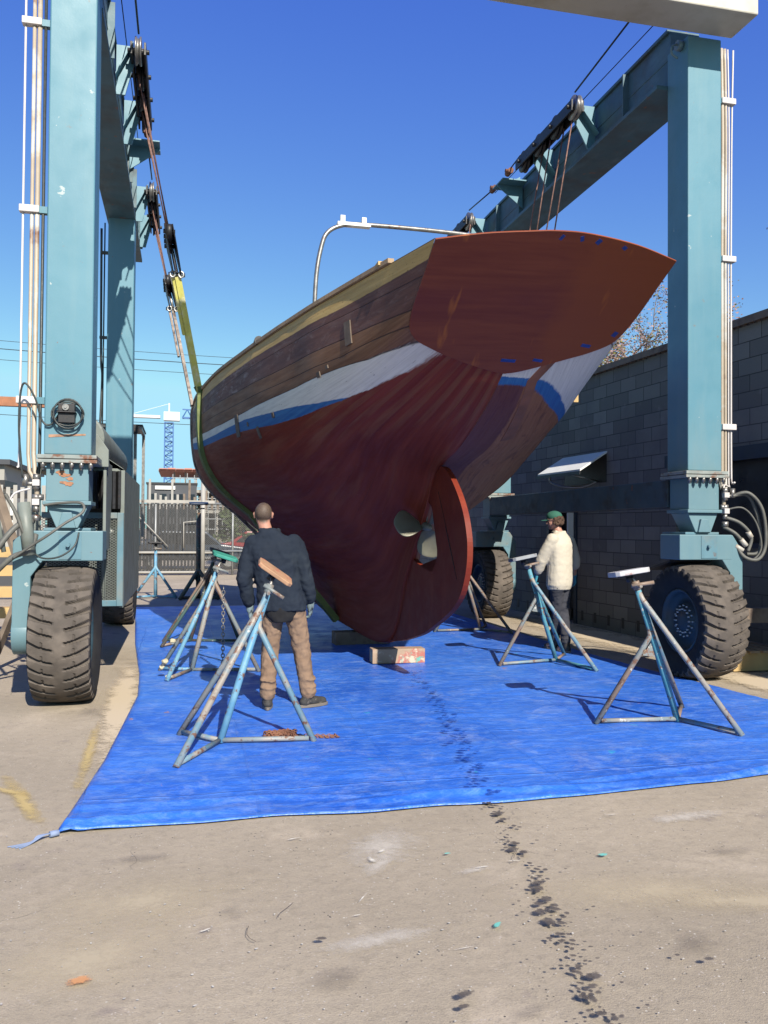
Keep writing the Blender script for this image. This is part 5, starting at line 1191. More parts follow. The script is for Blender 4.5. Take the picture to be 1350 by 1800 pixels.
def buzz():
    m, N, L, B = nt('skin_and_buzz_cut'); v = coords(N, L, 'OBJ'); sp = N.new('ShaderNodeSeparateXYZ'); L.new(v, sp.inputs[0])
    sk = mx(N, L, noi(N, L, v, 12), (.33, .155, .105), (.40, .20, .145)); hr = mx(N, L, mr(N, L, noi(N, L, v, 220, 3, .7), .35, .65), (.030, .019, .013), (.105, .068, .046))
    hr = mx(N, L, mr(N, L, noi(N, L, v, 14, 3), .4, .7, 0, .5), hr, (.12, .085, .06))
    line = ma(N, L, 'SUBTRACT', ma(N, L, 'SUBTRACT', sp.outputs[2], 1.600), ma(N, L, 'MULTIPLY', ma(N, L, 'SUBTRACT', sp.outputs[1], -.02), .95))
    f = mr(N, L, ma(N, L, 'ADD', line, ma(N, L, 'MULTIPLY', ma(N, L, 'SUBTRACT', noi(N, L, v, 70, 3), .5), .016)), -.004, .022)
    side = mr(N, L, ma(N, L, 'ABSOLUTE', ma(N, L, 'SUBTRACT', sp.outputs[0], -.115)), .072, .077, 1, 0)
    c = mx(N, L, ma(N, L, 'MULTIPLY', f, ma(N, L, 'MAXIMUM', side, mr(N, L, sp.outputs[2], 1.685, 1.70))), sk, hr); L.new(c, B.inputs['Base Color']); B.inputs['Roughness'].default_value = .65
    bump(N, L, noi(N, L, v, 260, 2), .5, .002, B); return m
organic('body', b, buzz(), m1, .0065, 3)
b = newbm()
loft(b, [(V(.062, -.01, .845), .212, .138, 0), (V(.058, -.01, .90), .207, .137, 0), (V(.035, -.01, 1.02), .200, .134, 0), (V(.01, -.012, 1.16), .202, .138, 0), (V(-.01, -.015, 1.29), .214, .142, 0), (V(-.018, -.01, 1.38), .222, .128, 0), (V(-.03, 0, 1.45), .185, .102, 0), (V(-.05, .0, 1.50), .115, .082, 0), (V(-.065, .0, 1.53), .078, .074, 0)])
for s_, e_, w_, q in ((shL, elL, wrL, -1), (shR, elR, wrR, 1)):
    capsule(b, s_ + V(-q * .02, 0, .0), .088, s_ + (e_ - s_) * .45, .079); capsule(b, s_ + (e_ - s_) * .4, .078, e_, .070); capsule(b, e_, .069, e_ + (w_ - e_) * .5, .062); capsule(b, e_ + (w_ - e_) * .5, .060, w_ - (w_ - e_).normalized() * .055, .052)
capsule(b, V(-.13, -.025, 1.535), .018, V(-.01, -.03, 1.53), .018); capsule(b, V(-.13, -.025, 1.535), .018, V(-.15, .05, 1.53), .018); capsule(b, V(-.01, -.03, 1.53), .018, V(.02, .05, 1.525), .018)
organic('jacket', b, M['navy'], m1, .0095, 3, .030, .13)
b = newbm(); loft(b, [(V(.06, -.030, .745), .085, .105, 0), (V(.06, -.030, .79), .135, .112, 0), (V(.062, -.024, .88), .165, .122, 0)])
organic('shirt_tail', b, M['dark_shirt'], m1, .009, 2, .012, .06)
b = newbm()
loft(b, [(V(.075, -.005, .78), .168, .112, 0), (V(.072, -.005, .86), .178, .118, 0), (V(.07, 0, .93), .172, .112, 0)])
for h_, k_, a_ in ((hpL, knL, anL), (hpR, knR, anR)):
    capsule(b, h_ + V(0, -.01, -.04), .098, h_ + (k_ - h_) * .5, .090); capsule(b, h_ + (k_ - h_) * .5, .088, k_, .078); capsule(b, k_, .077, k_ + (a_ - k_) * .55, .071); capsule(b, k_ + (a_ - k_) * .55, .070, a_ + V(0, 0, .03), .069)
    for zz, rr in ((.05, .073), (.10, .0745), (.16, .073)): ell(b, a_ + V(.004, 0, zz - .01), (rr, rr, .016), (.1, .08, 0))
organic('trousers', b, M['khaki'], m1, .0095, 4, .020, .055)
for heel, td, an in ((V(-.045, -.115, 0), V(-.12, 1, 0), anL), (V(.225, -.015, 0), V(.8, .62, 0), anR)):
    b, bs = newbm(), newbm(); shoe(b, bs, heel, td, an + V(0, 0, .01)); so_ = organic('shoe', b, M['shoe'], m1, .007, 3, .006, .03); obj('sole', bs, M['sole'], so_, bevel=.004)
for w_, d_, n_ in ((wrL, V(.06, .10, -1), V(1, .1, 0)), (wrR, V(.0, .22, -1), V(-1, .1, 0))):
    b = newbm(); hand(b, w_, d_, n_, V(0, 1, 0), .95, .55 if w_ is wrL else .75, .0042); capsule(b, w_ - V(0, 0, -.03), .036, w_ + V(0, 0, -.02), .032); organic('glove', b, M['glovegrey'], m1, .0048, 1)

# man in the green cap, walking away to the left
m2 = person('man in a loose cream shirt, green cap and dark trousers walking to the left', (4.72, 10.10, .022), R(-10))
A = R(38)                                            # the trunk is turned to the left
def q3(x, y, z): return rz((x, y, z), A) + V(-.03, 0, 0)
hc = V(-.105, .02, 1.675)
shL, shR = q3(-.19, 0, 1.43), q3(.19, .0, 1.42); elL, elR = V(-.285, -.02, 1.165), V(.215, .22, 1.17); wrL, wrR = V(-.325, .06, .975), V(.235, .30, .955)
hpL, hpR = q3(-.085, 0, .90), q3(.085, 0, .90); knL, knR = V(-.055, .05, .49), V(.02, .05, .49); anL, anR = V(-.06, .16, .11), V(.03, -.04, .10)
b = newbm(); HT = head(b, hc, R(72), R(-10))
capsule(b, V(-.045, .0, 1.49), .058, hc + V(.012, 0, -.05), .050)
loft(b, [(V(-.045, 0, .85), .145, .10, A), (V(-.045, 0, .95), .155, .11, A), (V(-.04, 0, 1.1), .14, .10, A), (V(-.035, 0, 1.28), .165, .112, A), (V(-.03, 0, 1.40), .185, .108, A), (V(-.03, 0, 1.47), .115, .08, A)])
for s_, e_, w_ in ((shL, elL, wrL), (shR, elR, wrR)): capsule(b, s_, .052, e_, .040); capsule(b, e_, .039, w_, .027)
for h_, k_, a_ in ((hpL, knL, anL), (hpR, knR, anR)): capsule(b, h_, .082, k_, .054); capsule(b, k_, .053, a_, .036)
for a_, td in ((anL, V(-.55, .8, 0)), (anR, V(-.55, .8, 0))): capsule(b, a_ + V(0, 0, -.03), .034, a_ + td.normalized() * .12 + V(0, 0, -.06), .026)
hand(b, wrL, V(-.25, .25, -1), V(1, .3, 0), V(-.3, 1, 0), .95, .8); hand(b, wrR, V(.03, .1, -1), V(-1, -.2, 0), V(-.5, .8, 0), .95, .4)
organic('body', b, M['skin'], m2, .0065, 3)
b = newbm(); ell(b, HT(0, -.030, .0), (.080, .086, .078), (0, 0, R(72)))
r2 = random.Random(8)
for k in range(46):
    a = r2.uniform(-1.9, 1.9); z = r2.uniform(-.065, .03); ell(b, HT(.082 * math.sin(a), -.02 - .088 * math.cos(a), z), (.018, .018, .018))
organic('hair', b, M['hair2'], m2, .006, 1, .008, .02)
b = newbm(); ell(b, HT(0, -.008, .052), (.085, .101, .072), (0, 0, R(72)))
cap = organic('cap', b, M['capgreen'], m2, .006, 3)
b = newbm()
for k in range(5): ell(b, HT((k - 2) * .024, .105 + .012 * (2 - abs(k - 2)), .030 - .004 * abs(k - 2) - .006), (.026, .052, .0065), (R(-8), 0, R(72)))
organic('cap_brim', b, M['capgreen'], m2, .004, 3)
b = newbm()
for s in (-1, 1): tube(b, [HT(s * .079, .0, .012), HT(s * .070, .085, .016)], .0022, 6)
for s in (-1, 1): tube(b, [HT(s * .033 + .018 * math.cos(t), .098, .010 + .014 * math.sin(t)) for t in (2 * math.pi * j / 12 for j in range(13))], .002, 5, cap=False)
me = bpy.data.meshes.new('spectacles'); b.to_mesh(me); b.free(); me.materials.append(M['black']); sp_ = bpy.data.objects.new('spectacles', me); col.objects.link(sp_); sp_.parent = m2
b = newbm()
loft(b, [(V(-.045, 0, .79), .155, .125, A), (V(-.045, 0, .85), .180, .145, A), (V(-.040, 0, .95), .186, .148, A), (V(-.035, .0, 1.10), .178, .138, A), (V(-.035, 0, 1.25), .186, .138, A), (V(-.035, 0, 1.37), .205, .130, A), (V(-.035, 0, 1.44), .175, .102, A), (V(-.04, 0, 1.50), .105, .080, A), (V(-.045, 0, 1.53), .074, .070, A)])
for s_, e_, w_, q in ((shL, elL, wrL, -1), (shR, elR, wrR, 1)):
    capsule(b, s_ + (V(-.035, 0, 1.42) - s_) * .15, .085, s_ + (e_ - s_) * .5, .078); capsule(b, s_ + (e_ - s_) * .45, .076, e_, .078); capsule(b, e_, .077, e_ + (w_ - e_) * (.55 if q < 0 else .32), .070)
    if q < 0: capsule(b, e_ + (w_ - e_) * .55, .066, e_ + (w_ - e_) * .72, .050); ell(b, e_ + (w_ - e_) * .80, (.056, .056, .022), (.3, .3, 0))
capsule(b, V(-.10, -.035, 1.535), .016, V(.02, -.02, 1.53), .016); capsule(b, V(-.10, -.035, 1.535), .016, V(-.125, .04, 1.53), .016); capsule(b, V(.02, -.02, 1.53), .016, V(.03, .05, 1.525), .016)
organic('shirt', b, M['creamshirt'], m2, .0095, 5, .013, .16)
b = newbm()
loft(b, [(V(-.045, 0, .78), .150, .112, A), (V(-.045, 0, .92), .165, .118, A)])
for h_, k_, a_ in ((hpL, knL, anL), (hpR, knR, anR)):
    capsule(b, h_ + V(0, -.01, -.04), .092, h_ + (k_ - h_) * .5, .086); capsule(b, h_ + (k_ - h_) * .5, .085, k_, .074); capsule(b, k_, .073, a_ + V(0, 0, .05), .064)
    for zz in (.08, .14): ell(b, a_ + V(0, 0, zz), (.068, .068, .018), (.1, -.1, 0))
organic('trousers', b, M['greytrouser'], m2, .0095, 4, .020, .055)
for heel, an in ((V(-.02, .10, 0), anL), (V(.065, -.10, 0), anR)):
    b, bs = newbm(), newbm(); shoe(b, bs, heel, V(-.45, .9, 0), an + V(0, 0, .06), True); so_ = organic('boot', b, M['boot'], m2, .007, 3, .005, .03); obj('sole', bs, M['sole'], so_, bevel=.004)
for w_, d_, n_, t_, c_ in ((wrL, V(-.25, .25, -1), V(1, .3, 0), V(-.3, 1, 0), .8), (wrR, V(.03, .1, -1), V(-1, -.2, 0), V(-.5, .8, 0), .4)):
    b = newbm(); hand(b, w_, d_, n_, t_, .95, c_, .0045); capsule(b, w_ + V(0, 0, .04), .033, w_, .030); organic('glove', b, M['gloveblue'], m2, .0048, 1)

# ------------------------------------------------------------------ right hand block building
WA, WB = Vector((6.86, 6.0, 0)), Vector((6.12, 19.5, 0)); WD = (WB - WA).normalized(); WN = Vector((-WD.y, WD.x, 0)); WN = WN if WN.x < 0 else -WN
def ww(s, o, z): return WA + WD * s + WN * o + Vector((0, 0, z))
def cmu():
    m, N, L, B = nt('weathered_concrete_block')
    geo = N.new('ShaderNodeTexCoord'); sx = N.new('ShaderNodeSeparateXYZ'); L.new(geo.outputs['Object'], sx.inputs[0])
    cb = N.new('ShaderNodeCombineXYZ'); L.new(sx.outputs[0], cb.inputs[0]); L.new(sx.outputs[2], cb.inputs[1])
    br = N.new('ShaderNodeTexBrick'); L.new(cb.outputs[0], br.inputs['Vector']); br.inputs['Scale'].default_value = 1
    br.inputs['Brick Width'].default_value = .41; br.inputs['Row Height'].default_value = .205; br.inputs['Mortar Size'].default_value = .0065; br.inputs['Mortar Smooth'].default_value = .3
    br.inputs['Color1'].default_value = c4((.20, .195, .175)); br.inputs['Color2'].default_value = c4((.118, .115, .105)); br.inputs['Mortar'].default_value = c4((.055, .053, .048)); br.inputs['Bias'].default_value = 0
    v = geo.outputs['Object']
    c = mx(N, L, mr(N, L, noi(N, L, v, 1.2, 6, .65), .45, .7, 0, .6), br.outputs['Color'], (.11, .105, .108))
    c = mx(N, L, mr(N, L, noi(N, L, v, 5, 5, .65), .58, .7, 0, .5), c, (.21, .20, .19))
    L.new(c, B.inputs['Base Color']); B.inputs['Roughness'].default_value = .92
    h = ma(N, L, 'SUBTRACT', ma(N, L, 'MULTIPLY', noi(N, L, v, 40, 4), .3), br.outputs['Fac']); bump(N, L, h, .7, .012, B); return m
ang = math.atan2(WD.y, WD.x)
BL = thing('block_building', 'long grey concrete block building behind the right legs of the hoist', 'building', tuple(WA)); BL.rotation_euler = (0, 0, ang)
def loc_(name, m, fn, parent=None, **k):
    """local frame: x along the wall, y into the building (negative towards the yard)"""
    bm = newbm(); fn(bm); bmesh.ops.recalc_face_normals(bm, faces=bm.faces); me = bpy.data.meshes.new(name); bm.to_mesh(me); bm.free(); me.materials.append(m)
    o = bpy.data.objects.new(name, me); col.objects.link(o); o.parent = parent or BL; LOC[o.name] = Vector((0, 0, 0))
    if k.get('bevel'): b_ = o.modifiers.new('bevel', 'BEVEL'); b_.width = k['bevel']
    return o
# in this local frame +y points away from the yard (towards -WN)? make it so
SY = -1 if (Matrix.Rotation(ang, 3, 'Z') @ Vector((0, 1, 0))).dot(WN) > 0 else 1
def lb(bm, x0, x1, o0, o1, z0, z1):      # o = distance out from the wall face towards the yard
    a, b_ = sorted((-o0 * SY, -o1 * SY)); box(bm, (x0, a, z0), (x1, b_, z1))
WT_ = 4.13
CM = cmu()
loc_('wall', CM, lambda bm: (lb(bm, -8, 2.4, 0, -.3, 0, WT_), lb(bm, 2.4, 4.55, 0, -.3, 0, 1.42), lb(bm, 2.4, 4.55, 0, -.3, 2.52, WT_), lb(bm, 4.55, 7.35, 0, -.3, 0, WT_), lb(bm, 7.35, 8.25, 0, -.3, 2.1, WT_), lb(bm, 8.25, 24, 0, -.3, 0, WT_)))
loc_('side_wall', CM, lambda bm: (box(bm, (-8.001, min(0, SY * .301), 0), (-7.7, max(0, SY * 9), WT_ - .01))))
loc_('roof', M['darksheet'], lambda bm: box(bm, (-7.9, min(SY * .1, SY * 9), WT_ - .25), (24, max(SY * .1, SY * 9), WT_ - .05)))
loc_('roof_cap', M['timber_grey'], lambda bm: (lb(bm, -8.1, 24.1, .05, -.36, WT_ + .002, WT_ + .045), lb(bm, -8.1, 24.1, .075, .052, WT_ - .03, WT_ + .06), [lb(bm, x, x + .06, .03, .0005, WT_ - .035, WT_ - .004) for x in [k * .12 for k in range(-10, 200)]]))
loc_('dark_window', M['darkglass'], lambda bm: lb(bm, 2.4, 4.55, -.06, -.1, 1.42, 2.52))
loc_('window_lintel', M['darkblue'], lambda bm: (lb(bm, 1.8, 4.75, .045, .001, 2.45, 2.62), lb(bm, 1.8, 4.62, .03, .001, 1.37, 1.43)))
loc_('door_opening', M['black'], lambda bm: lb(bm, 7.35, 8.25, -.2, -.25, 0, 2.1))
loc_('door_frame', M['darkblue'], lambda bm: (lb(bm, 7.27, 7.35, .03, -.1, 0, 2.16), lb(bm, 8.25, 8.33, .03, -.1, 0, 2.16), lb(bm, 7.35, 8.25, .03, -.1, 2.1, 2.16)))
loc_('door', M['whitepanel'], lambda bm: box(bm, (7.36, min(-SY * .005, -SY * .13), .9), (7.40, max(-SY * .005, -SY * .13), 2.06)))
loc_('weep_slots', M['black'], lambda bm: [lb(bm, x, x + .07, .004, -.05, .08, .24) for x in [k * .41 + .1 for k in range(0, 42)]])
# propped white hatch
def hatch(bm):
    x0, x1 = 6.3, 7.75
    for (o0, z0, o1, z1) in ((.02, 2.80, .50, 2.50),):
        a = [V(x0, -o0 * SY, z0), V(x1, -o0 * SY, z0), V(x1 + .0, -o1 * SY, z1), V(x0, -o1 * SY, z1)]; prism(bm, a, (0, 0, .03))
AW = loc_('propped_hatch', M['whitepanel'], hatch)
loc_('hatch_opening', M['black'], lambda bm: lb(bm, 6.35, 7.7, .006, .001, 2.34, 2.78), bevel=.001)
loc_('hatch_edge', M['black'], lambda bm: (prism(bm, [V(6.28, -.50 * SY, 2.50), V(7.77, -.50 * SY, 2.50), V(7.77, -.51 * SY, 2.45), V(6.28, -.51 * SY, 2.45)], (0, -.012 * SY, 0))), parent=AW)
loc_('hatch_stay', M['chrome'], lambda bm: tube(bm, [(6.6, -.01, 2.36), (6.75, -.47 * SY, 2.49)], .014, 7), parent=AW)
loc_('hatch_handle', M['chrome'], lambda bm: (tube(bm, smooth_path([(7.3, -.50 * SY, 2.47), (7.32, -.48 * SY, 2.38), (7.1, -.40 * SY, 2.30), (6.8, -.2 * SY, 2.28), (6.62, -.02 * SY, 2.36)], 6), .018, 7)), parent=AW)
# pallet and timber by the wall
def crate(label, name, m, boxes, rot=0, piv=None):
    bm = newbm()
    for a, b_ in boxes: box(bm, a, b_, rotz(rot), piv)
    return tag(obj(name, bm, m, bevel=.004), label, 'timber')
PL = thing('pallet_stack', 'wooden pallets with fresh yellow boards behind the right front tyre', 'pallet', (6.2, 8.7, 0))
for z in (.0, ): 
    joined('bearer', PL, M['timber_yellow'], lambda bm: [box(bm, (5.95 + .0, y, .02), (6.75, y + .1, .22)) for y in (8.35, 8.95, 9.55)])
joined('deck_board', PL, M['tan'], lambda bm: [box(bm, (5.97 + k * .16, 8.3, .222), (6.09 + k * .16, 9.7, .245)) for k in range(5)])
joined('upper_beam', PL, M['timber_grey'], lambda bm: (box(bm, (6.0, 8.28, .56), (6.85, 8.42, .72)), bar(bm, (6.42, 8.2, .02), (6.7, 8.3, .56), .12, .05)))

# ------------------------------------------------------------------ trees beyond the wall
def tree(label, base, height, spread, seed, leaf_cols, dens=26):
    rr = random.Random(seed); T = thing('tree', label, 'tree', base, 'trees behind the block building')
    bm = newbm(); tips = []
    def grow(p, d, ln, r, depth):
        n = 4; pts = [p]; q = Vector(p); dd = Vector(d)
        for i in range(n):
            dd = (dd + Vector((rr.gauss(0, .13), rr.gauss(0, .13), rr.gauss(.05, .08)))).normalized(); q = q + dd * ln / n; pts.append(q.copy())
        tube(bm, pts, [r * (1 - .45 * i / n) for i in range(n + 1)], 6 if depth < 3 else 4)
        if depth >= 2:
            for pt in pts[1:]: tips.append((pt, depth))
        if depth < 5:
            for k in range(rr.choice((2, 3, 3)) if depth < 4 else 3):
                a = rr.uniform(0, 6.28); s, u = frame_of(dd); t = rr.uniform(.35, .8)
                nd = (dd * math.cos(t) + (s * math.cos(a) + u * math.sin(a)) * math.sin(t) * spread).normalized()
                grow(pts[-1] if k == 0 else pts[rr.choice((2, 3, 4))], nd, ln * rr.uniform(.6, .8), r * .55, depth + 1)
    grow(Vector(base), Vector((0, 0, 1)), height * .34, height * .022, 0)
    obj('trunk', bm, M['timber_grey'], T)
    bm = newbm()
    for pt, dp in tips:
        for _ in range(dens // 6 if dp < 5 else dens // 3):
            c = pt + Vector((rr.gauss(0, .09), rr.gauss(0, .09), rr.gauss(0, .09))); s = rr.uniform(.012, .034)
            n = Vector((rr.gauss(0, 1), rr.gauss(0, 1), rr.gauss(0, 1))).normalized(); a, b_ = frame_of(n)
            f = bm.faces.new([bm.verts.new(c + a * s * x + b_ * s * y * .6) for x, y in ((-1, 0), (0, -1), (1, 0), (0, 1))]); f.material_index = rr.choices((0, 1, 2), (5, 3, 2))[0]
    o = obj('crown', bm, leaf_cols, T, fix=False)
LFM = [mat('bronze_leaf', (.42, .28, .26), .7, var=.3, vs=9, bmp=None), mat('yellow_green_leaf', (.27, .25, .06), .7, var=.3, vs=9, bmp=None), mat('pink_leaf', (.36, .20, .16), .7, var=.3, vs=9, bmp=None)]
tree('lower budding tree seen between the transom and the right hoist leg', (8.6, 16.2, 0), 6.6, 1.0, 4, LFM, 30)
tree('taller budding tree whose top shows just left of the right hoist leg', (9.6, 15.8, 0), 7.2, 1.0, 11, LFM, 36)
tree('budding tree at the right edge, its branches reaching over the block wall', (10.4, 12.6, 0), 7.6, 1.15, 23, LFM, 36)
tree('budding tree just right of the right hoist leg, low over the wall', (9.3, 12.8, 0), 5.9, 1.0, 31, LFM, 30)

# ------------------------------------------------------------------ back fences
def fence_mat(name, c1, hole, sx_, sz_, thr):
    m, N, L, B = nt(name)
    t = N.new('ShaderNodeTexCoord'); sp = N.new('ShaderNodeSeparateXYZ'); L.new(t.outputs['Object'], sp.inputs[0])
    return m
def linkfence(bm, x0, x1, y, z0, z1, d=.055, r=.0042):
    h = z1 - z0; n = int((x1 - x0 + h) / d)
    for k in range(n):
        for s in (-1, 1):
            a = x0 - (h if s > 0 else 0) + k * d; p, q = (a, z0), (a + s * h, z1)
            if s < 0: a = x0 + k * d; p, q = (a, z0), (a - h, z1)
            # clip to x0..x1
            (xa, za), (xb, zb) = p, q
            def cl(xc): t = (xc - xa) / (xb - xa); return (xc, za + (zb - za) * t)
            lo, hi = (p, q) if xa < xb else (q, p)
            if hi[0] <= x0 or lo[0] >= x1: continue
            if lo[0] < x0: lo = cl(x0)
            if hi[0] > x1: hi = cl(x1)
            bar(bm, (lo[0], y, lo[1]), (hi[0], y, hi[1]), r * 2, r * 2, (0, 1, 0))
FM = mat('galvanised_mesh', (.17, .165, .16), .45, .4, var=.15, vs=3, bmp=None)  # mesh grey darkened; the fence's shade is put into it
FN = thing('mesh_fence', 'chain link yard fence with pale rails at the back of the yard', 'fence', (0, 29, 0))
joined('post', FN, M['fencewhite'], lambda bm: tube(bm, [(.62, 28.95, 0), (.62, 28.95, 3.15)], .075, 12))
for x in (-1.9, -.9, 1.6, 2.55, 4.0, 6.0): joined('post', FN, M['fencepost'], lambda bm: tube(bm, [(x, 29, 0), (x, 29, 2.4)], .035, 8))
joined('rail', FN, M['fencewhite'], lambda bm: (box(bm, (-2.4, 28.93, 2.38), (1.0, 29.0, 2.48))))
for z in (.75, 1.0 - .9): joined('rail', FN, M['fencewhite'], lambda bm: tube(bm, [(-2.4, 28.97, z), (1.0, 28.97, z)], .04, 8))
joined('rail', FN, M['fencepost'], lambda bm: [tube(bm, [(.6, 28.97, z), (7, 28.97, z)], .035, 8) for z in (2.38, .8)])
joined('wire_mesh', FN, FM, lambda bm: (linkfence(bm, -2.4, .6, 29.02, .05, 2.36), linkfence(bm, .7, 6.0, 29.02, .05, 2.36, .065, .005)), fix=False)
joined('diagonal_brace', FN, M['fencewhite'], lambda bm: (tube(bm, [(-1.5, 28.9, 2.0), (-.5, 28.9, .95)], .018, 6), tube(bm, [(.0, 28.9, .9), (.0, 28.9, 1.75), (.5, 28.9, 1.80)], .022, 6)))
joined('slats', FN, M['darksheet'], lambda bm: [box(bm, (x * .11 - 2.4, 29.05, .1), (x * .11 - 2.33, 29.06, 2.34)) for x in range(28)], fix=False)  # dark slats, their colour also holding the fence's shade
PK = thing('picket_fence', 'row of pale upright pickets of uneven height standing behind the mesh fence', 'fence', (0, 30, 0))
r2 = random.Random(2)
for k in range(46):
    x = -2.9 + k * .19 + r2.uniform(-.02, .02); h = 2.62 + (.6 if k in (3, 4, 5, 9, 13, 16) else r2.uniform(0, .22)); 
    if k > 21: h = 2.7 - .02 * (k - 21) * .2 + r2.uniform(0, .1)
    joined('picket', PK, M['fencewhite'] if k <= 14 else M['timber_grey'], lambda bm: box(bm, (x, 30, 2.2), (x + (.075 if k <= 21 else .05), 30.03, h)))
joined('rail', PK, M['fencepost'], lambda bm: [box(bm, (-3, 30.031, z), (6, 30.07, z + .08)) for z in (.5, 2.3)])
# left: slatted fence, leaning timber, stacked lumber, building
SL = thing('slatted_fence', 'pale slatted fence with dark rails at the left edge of the yard', 'fence', (-5.5, 22, 0))
for k in range(34): x = -8.0 + k * .16; joined('slat', SL, M['fencewhite'], lambda bm: box(bm, (x, 22, 1.15 if k % 3 else 1.0), (x + .09, 22.03, 2.52 + .05 * (k % 2))))
joined('rail', SL, M['black'], lambda bm: [box(bm, (-8, 22.031, z), (-2.3, 22.09, z + .12)) for z in (1.2, 1.72, 2.25)])
joined('base_panel', SL, M['darksheet'], lambda bm: box(bm, (-8, 22.1, 0), (-2.3, 22.14, 1.62)))
bm = newbm(); bar(bm, (-2.05, 10.2, 2.05), (-1.62, 9.8, .9), .10, .05); bar(bm, (-1.50, 9.7, 1.35), (-1.95, 9.9, .2), .10, .05)
tag(obj('leaning_timber', bm, M['timber_grey']), 'two crossed weathered boards leaning behind the left front leg', 'timber')
bm = newbm()
for k, z in enumerate((.35, .62, .9, 1.15)): box(bm, (-4.4, 12.2 + .1 * k, z), (-1.75, 12.4 + .1 * k, z + .14))
box(bm, (-3.9, 12.1, 0), (-3.7, 13, .35)); box(bm, (-2.2, 12.1, 0), (-2.0, 13, .35))
tag(obj('lumber_stack', bm, M['timber_yellow'], bevel=.004), 'stack of yellow lumber at the left edge behind the hoist wheel', 'timber')
bm = newbm(); box(bm, (-6.5, 15, 3.55), (-2.05, 15.12, 3.70)); box(bm, (-2.2, 15.02, 0), (-2.1, 15.1, 3.549)); tag(obj('steel_frame', bm, M['orangesteel']), 'rusty orange steel bar held level at the left edge', 'steel frame')
# sheds and sites far away
def far(name, label, cat, parts, loc):
    T = thing(name, label, cat, loc)
    for pn, m, fn in parts: joined(pn, T, m, fn)
    return T
far('low_building', 'low beige building with a flat roof at the left edge beyond the fence', 'building', (
    ('wall', M['concrete'], lambda bm: box(bm, (-24, 45, 0), (-8.6, 55, 4.6))), ('roof', M['darksheet'], lambda bm: box(bm, (-24.3, 44.7, 4.601), (-8.3, 55.3, 4.85))),
    ('canopy', M['black'], lambda bm: box(bm, (-24, 42, 3.4), (-8, 44.99, 3.7))), ('white_panel', M['whitepanel'], lambda bm: box(bm, (-20, 44.2, 1.5), (-8, 44.6, 3.39)))), (-16, 50, 0))
def site(bm):
    for z in (3.6, 6.4): box(bm, (-1.5, 120, z), (19, 132, z + .4))
def cols(bm):
    for z0, z1 in ((0, 3.59), (4.01, 6.39), (6.81, 9.2)):
        for x in range(0, 14): bar(bm, (-1.3 + x * 1.45, 120.3, z0), (-1.3 + x * 1.45, 120.3, z1), .22, .22)
def scaf(bm):
    r3 = random.Random(4)
    for x in range(0, 24): bar(bm, (-1.5 + x * .95, 119, 0), (-1.5 + x * .95, 119, 8.6 + r3.random()), .09, .09)
    for z in (1.4, 2.8, 4.2, 5.6, 7.0, 8.3): bar(bm, (-1.6, 118.9, z), (20, 118.9, z + .01), .12, .12)
far('construction_site', 'unfinished concrete building with an orange top deck beside the tower crane', 'building', (
    ('slab', M['concrete'], site), ('column', M['concrete'], cols), ('scaffolding', M['fencepost'], scaf), ('back_wall', M['darksheet'], lambda bm: box(bm, (2, 126, 0), (19, 127, 6.3))),
    ('formwork_deck', M['orangeslab'], lambda bm: (box(bm, (-3.4, 119, 9.2), (19, 133, 9.45)), [box(bm, (-3.3 + k * 1.1, 118.5, 9.46), (-2.25 + k * 1.1, 119.4, 9.56 + .08 * (k % 2))) for k in range(20)]))), (8, 126, 0))
far('grey_building', 'dark grey clad block with a white sign left of the construction site', 'building', (
    ('wall', M['darksheet'], lambda bm: box(bm, (-4.1, 100, 0), (1.4, 112, 6.5))), ('roof', M['black'], lambda bm: box(bm, (-4.2, 99.9, 6.501), (1.5, 112.1, 6.7))), ('sign', M['whitepanel'], lambda bm: box(bm, (-3.2, 99.8, 5.9), (-1.0, 99.95, 6.3))),
    ('windows', M['glass'], lambda bm: [box(bm, (-3.7 + k * 1.05, 99.93, z), (-3.0 + k * 1.05, 99.99, z + 1.0)) for k in range(5) for z in (1, 2.8, 4.4)])), (-1.4, 106, 0))
def lattice(bm, x, y, z0, z1, w_, n, t):
    cs = [(x - w_, y - w_), (x + w_, y - w_), (x + w_, y + w_), (x - w_, y + w_)]
    for c in cs: bar(bm, (c[0], c[1], z0), (c[0], c[1], z1), t, t)
    for k in range(n):
        a, b_ = z0 + (z1 - z0) * k / n, z0 + (z1 - z0) * (k + 1) / n
        for i in range(4):
            p, q = cs[i], cs[(i + 1) % 4]
            if k % 2: p, q = q, p
            bar(bm, (p[0], p[1], a), (q[0], q[1], b_), t * .6, t * .6); bar(bm, (p[0], p[1], b_), (q[0], q[1], b_), t * .6, t * .6)
CRX, CRY = -3.6, 205
def jib(bm, x0, x1, z, h):
    n = int(abs(x1 - x0) / 2.2)
    for yy in (CRY - .7, CRY + .7): bar(bm, (x0, yy, z), (x1, yy, z), .3, .3)
    bar(bm, (x0, CRY, z + h), (x1, CRY, z + h * .6), .28, .28)
    for k in range(n):
        xa, xb = x0 + (x1 - x0) * k / n, x0 + (x1 - x0) * (k + 1) / n
        for yy in (CRY - .7, CRY + .7): bar(bm, (xa, yy, z), ((xa + xb) / 2, CRY, z + h * (1 - .4 * k / n)), .16, .16); bar(bm, ((xa + xb) / 2, CRY, z + h * (1 - .4 * k / n)), (xb, yy, z), .16, .16)
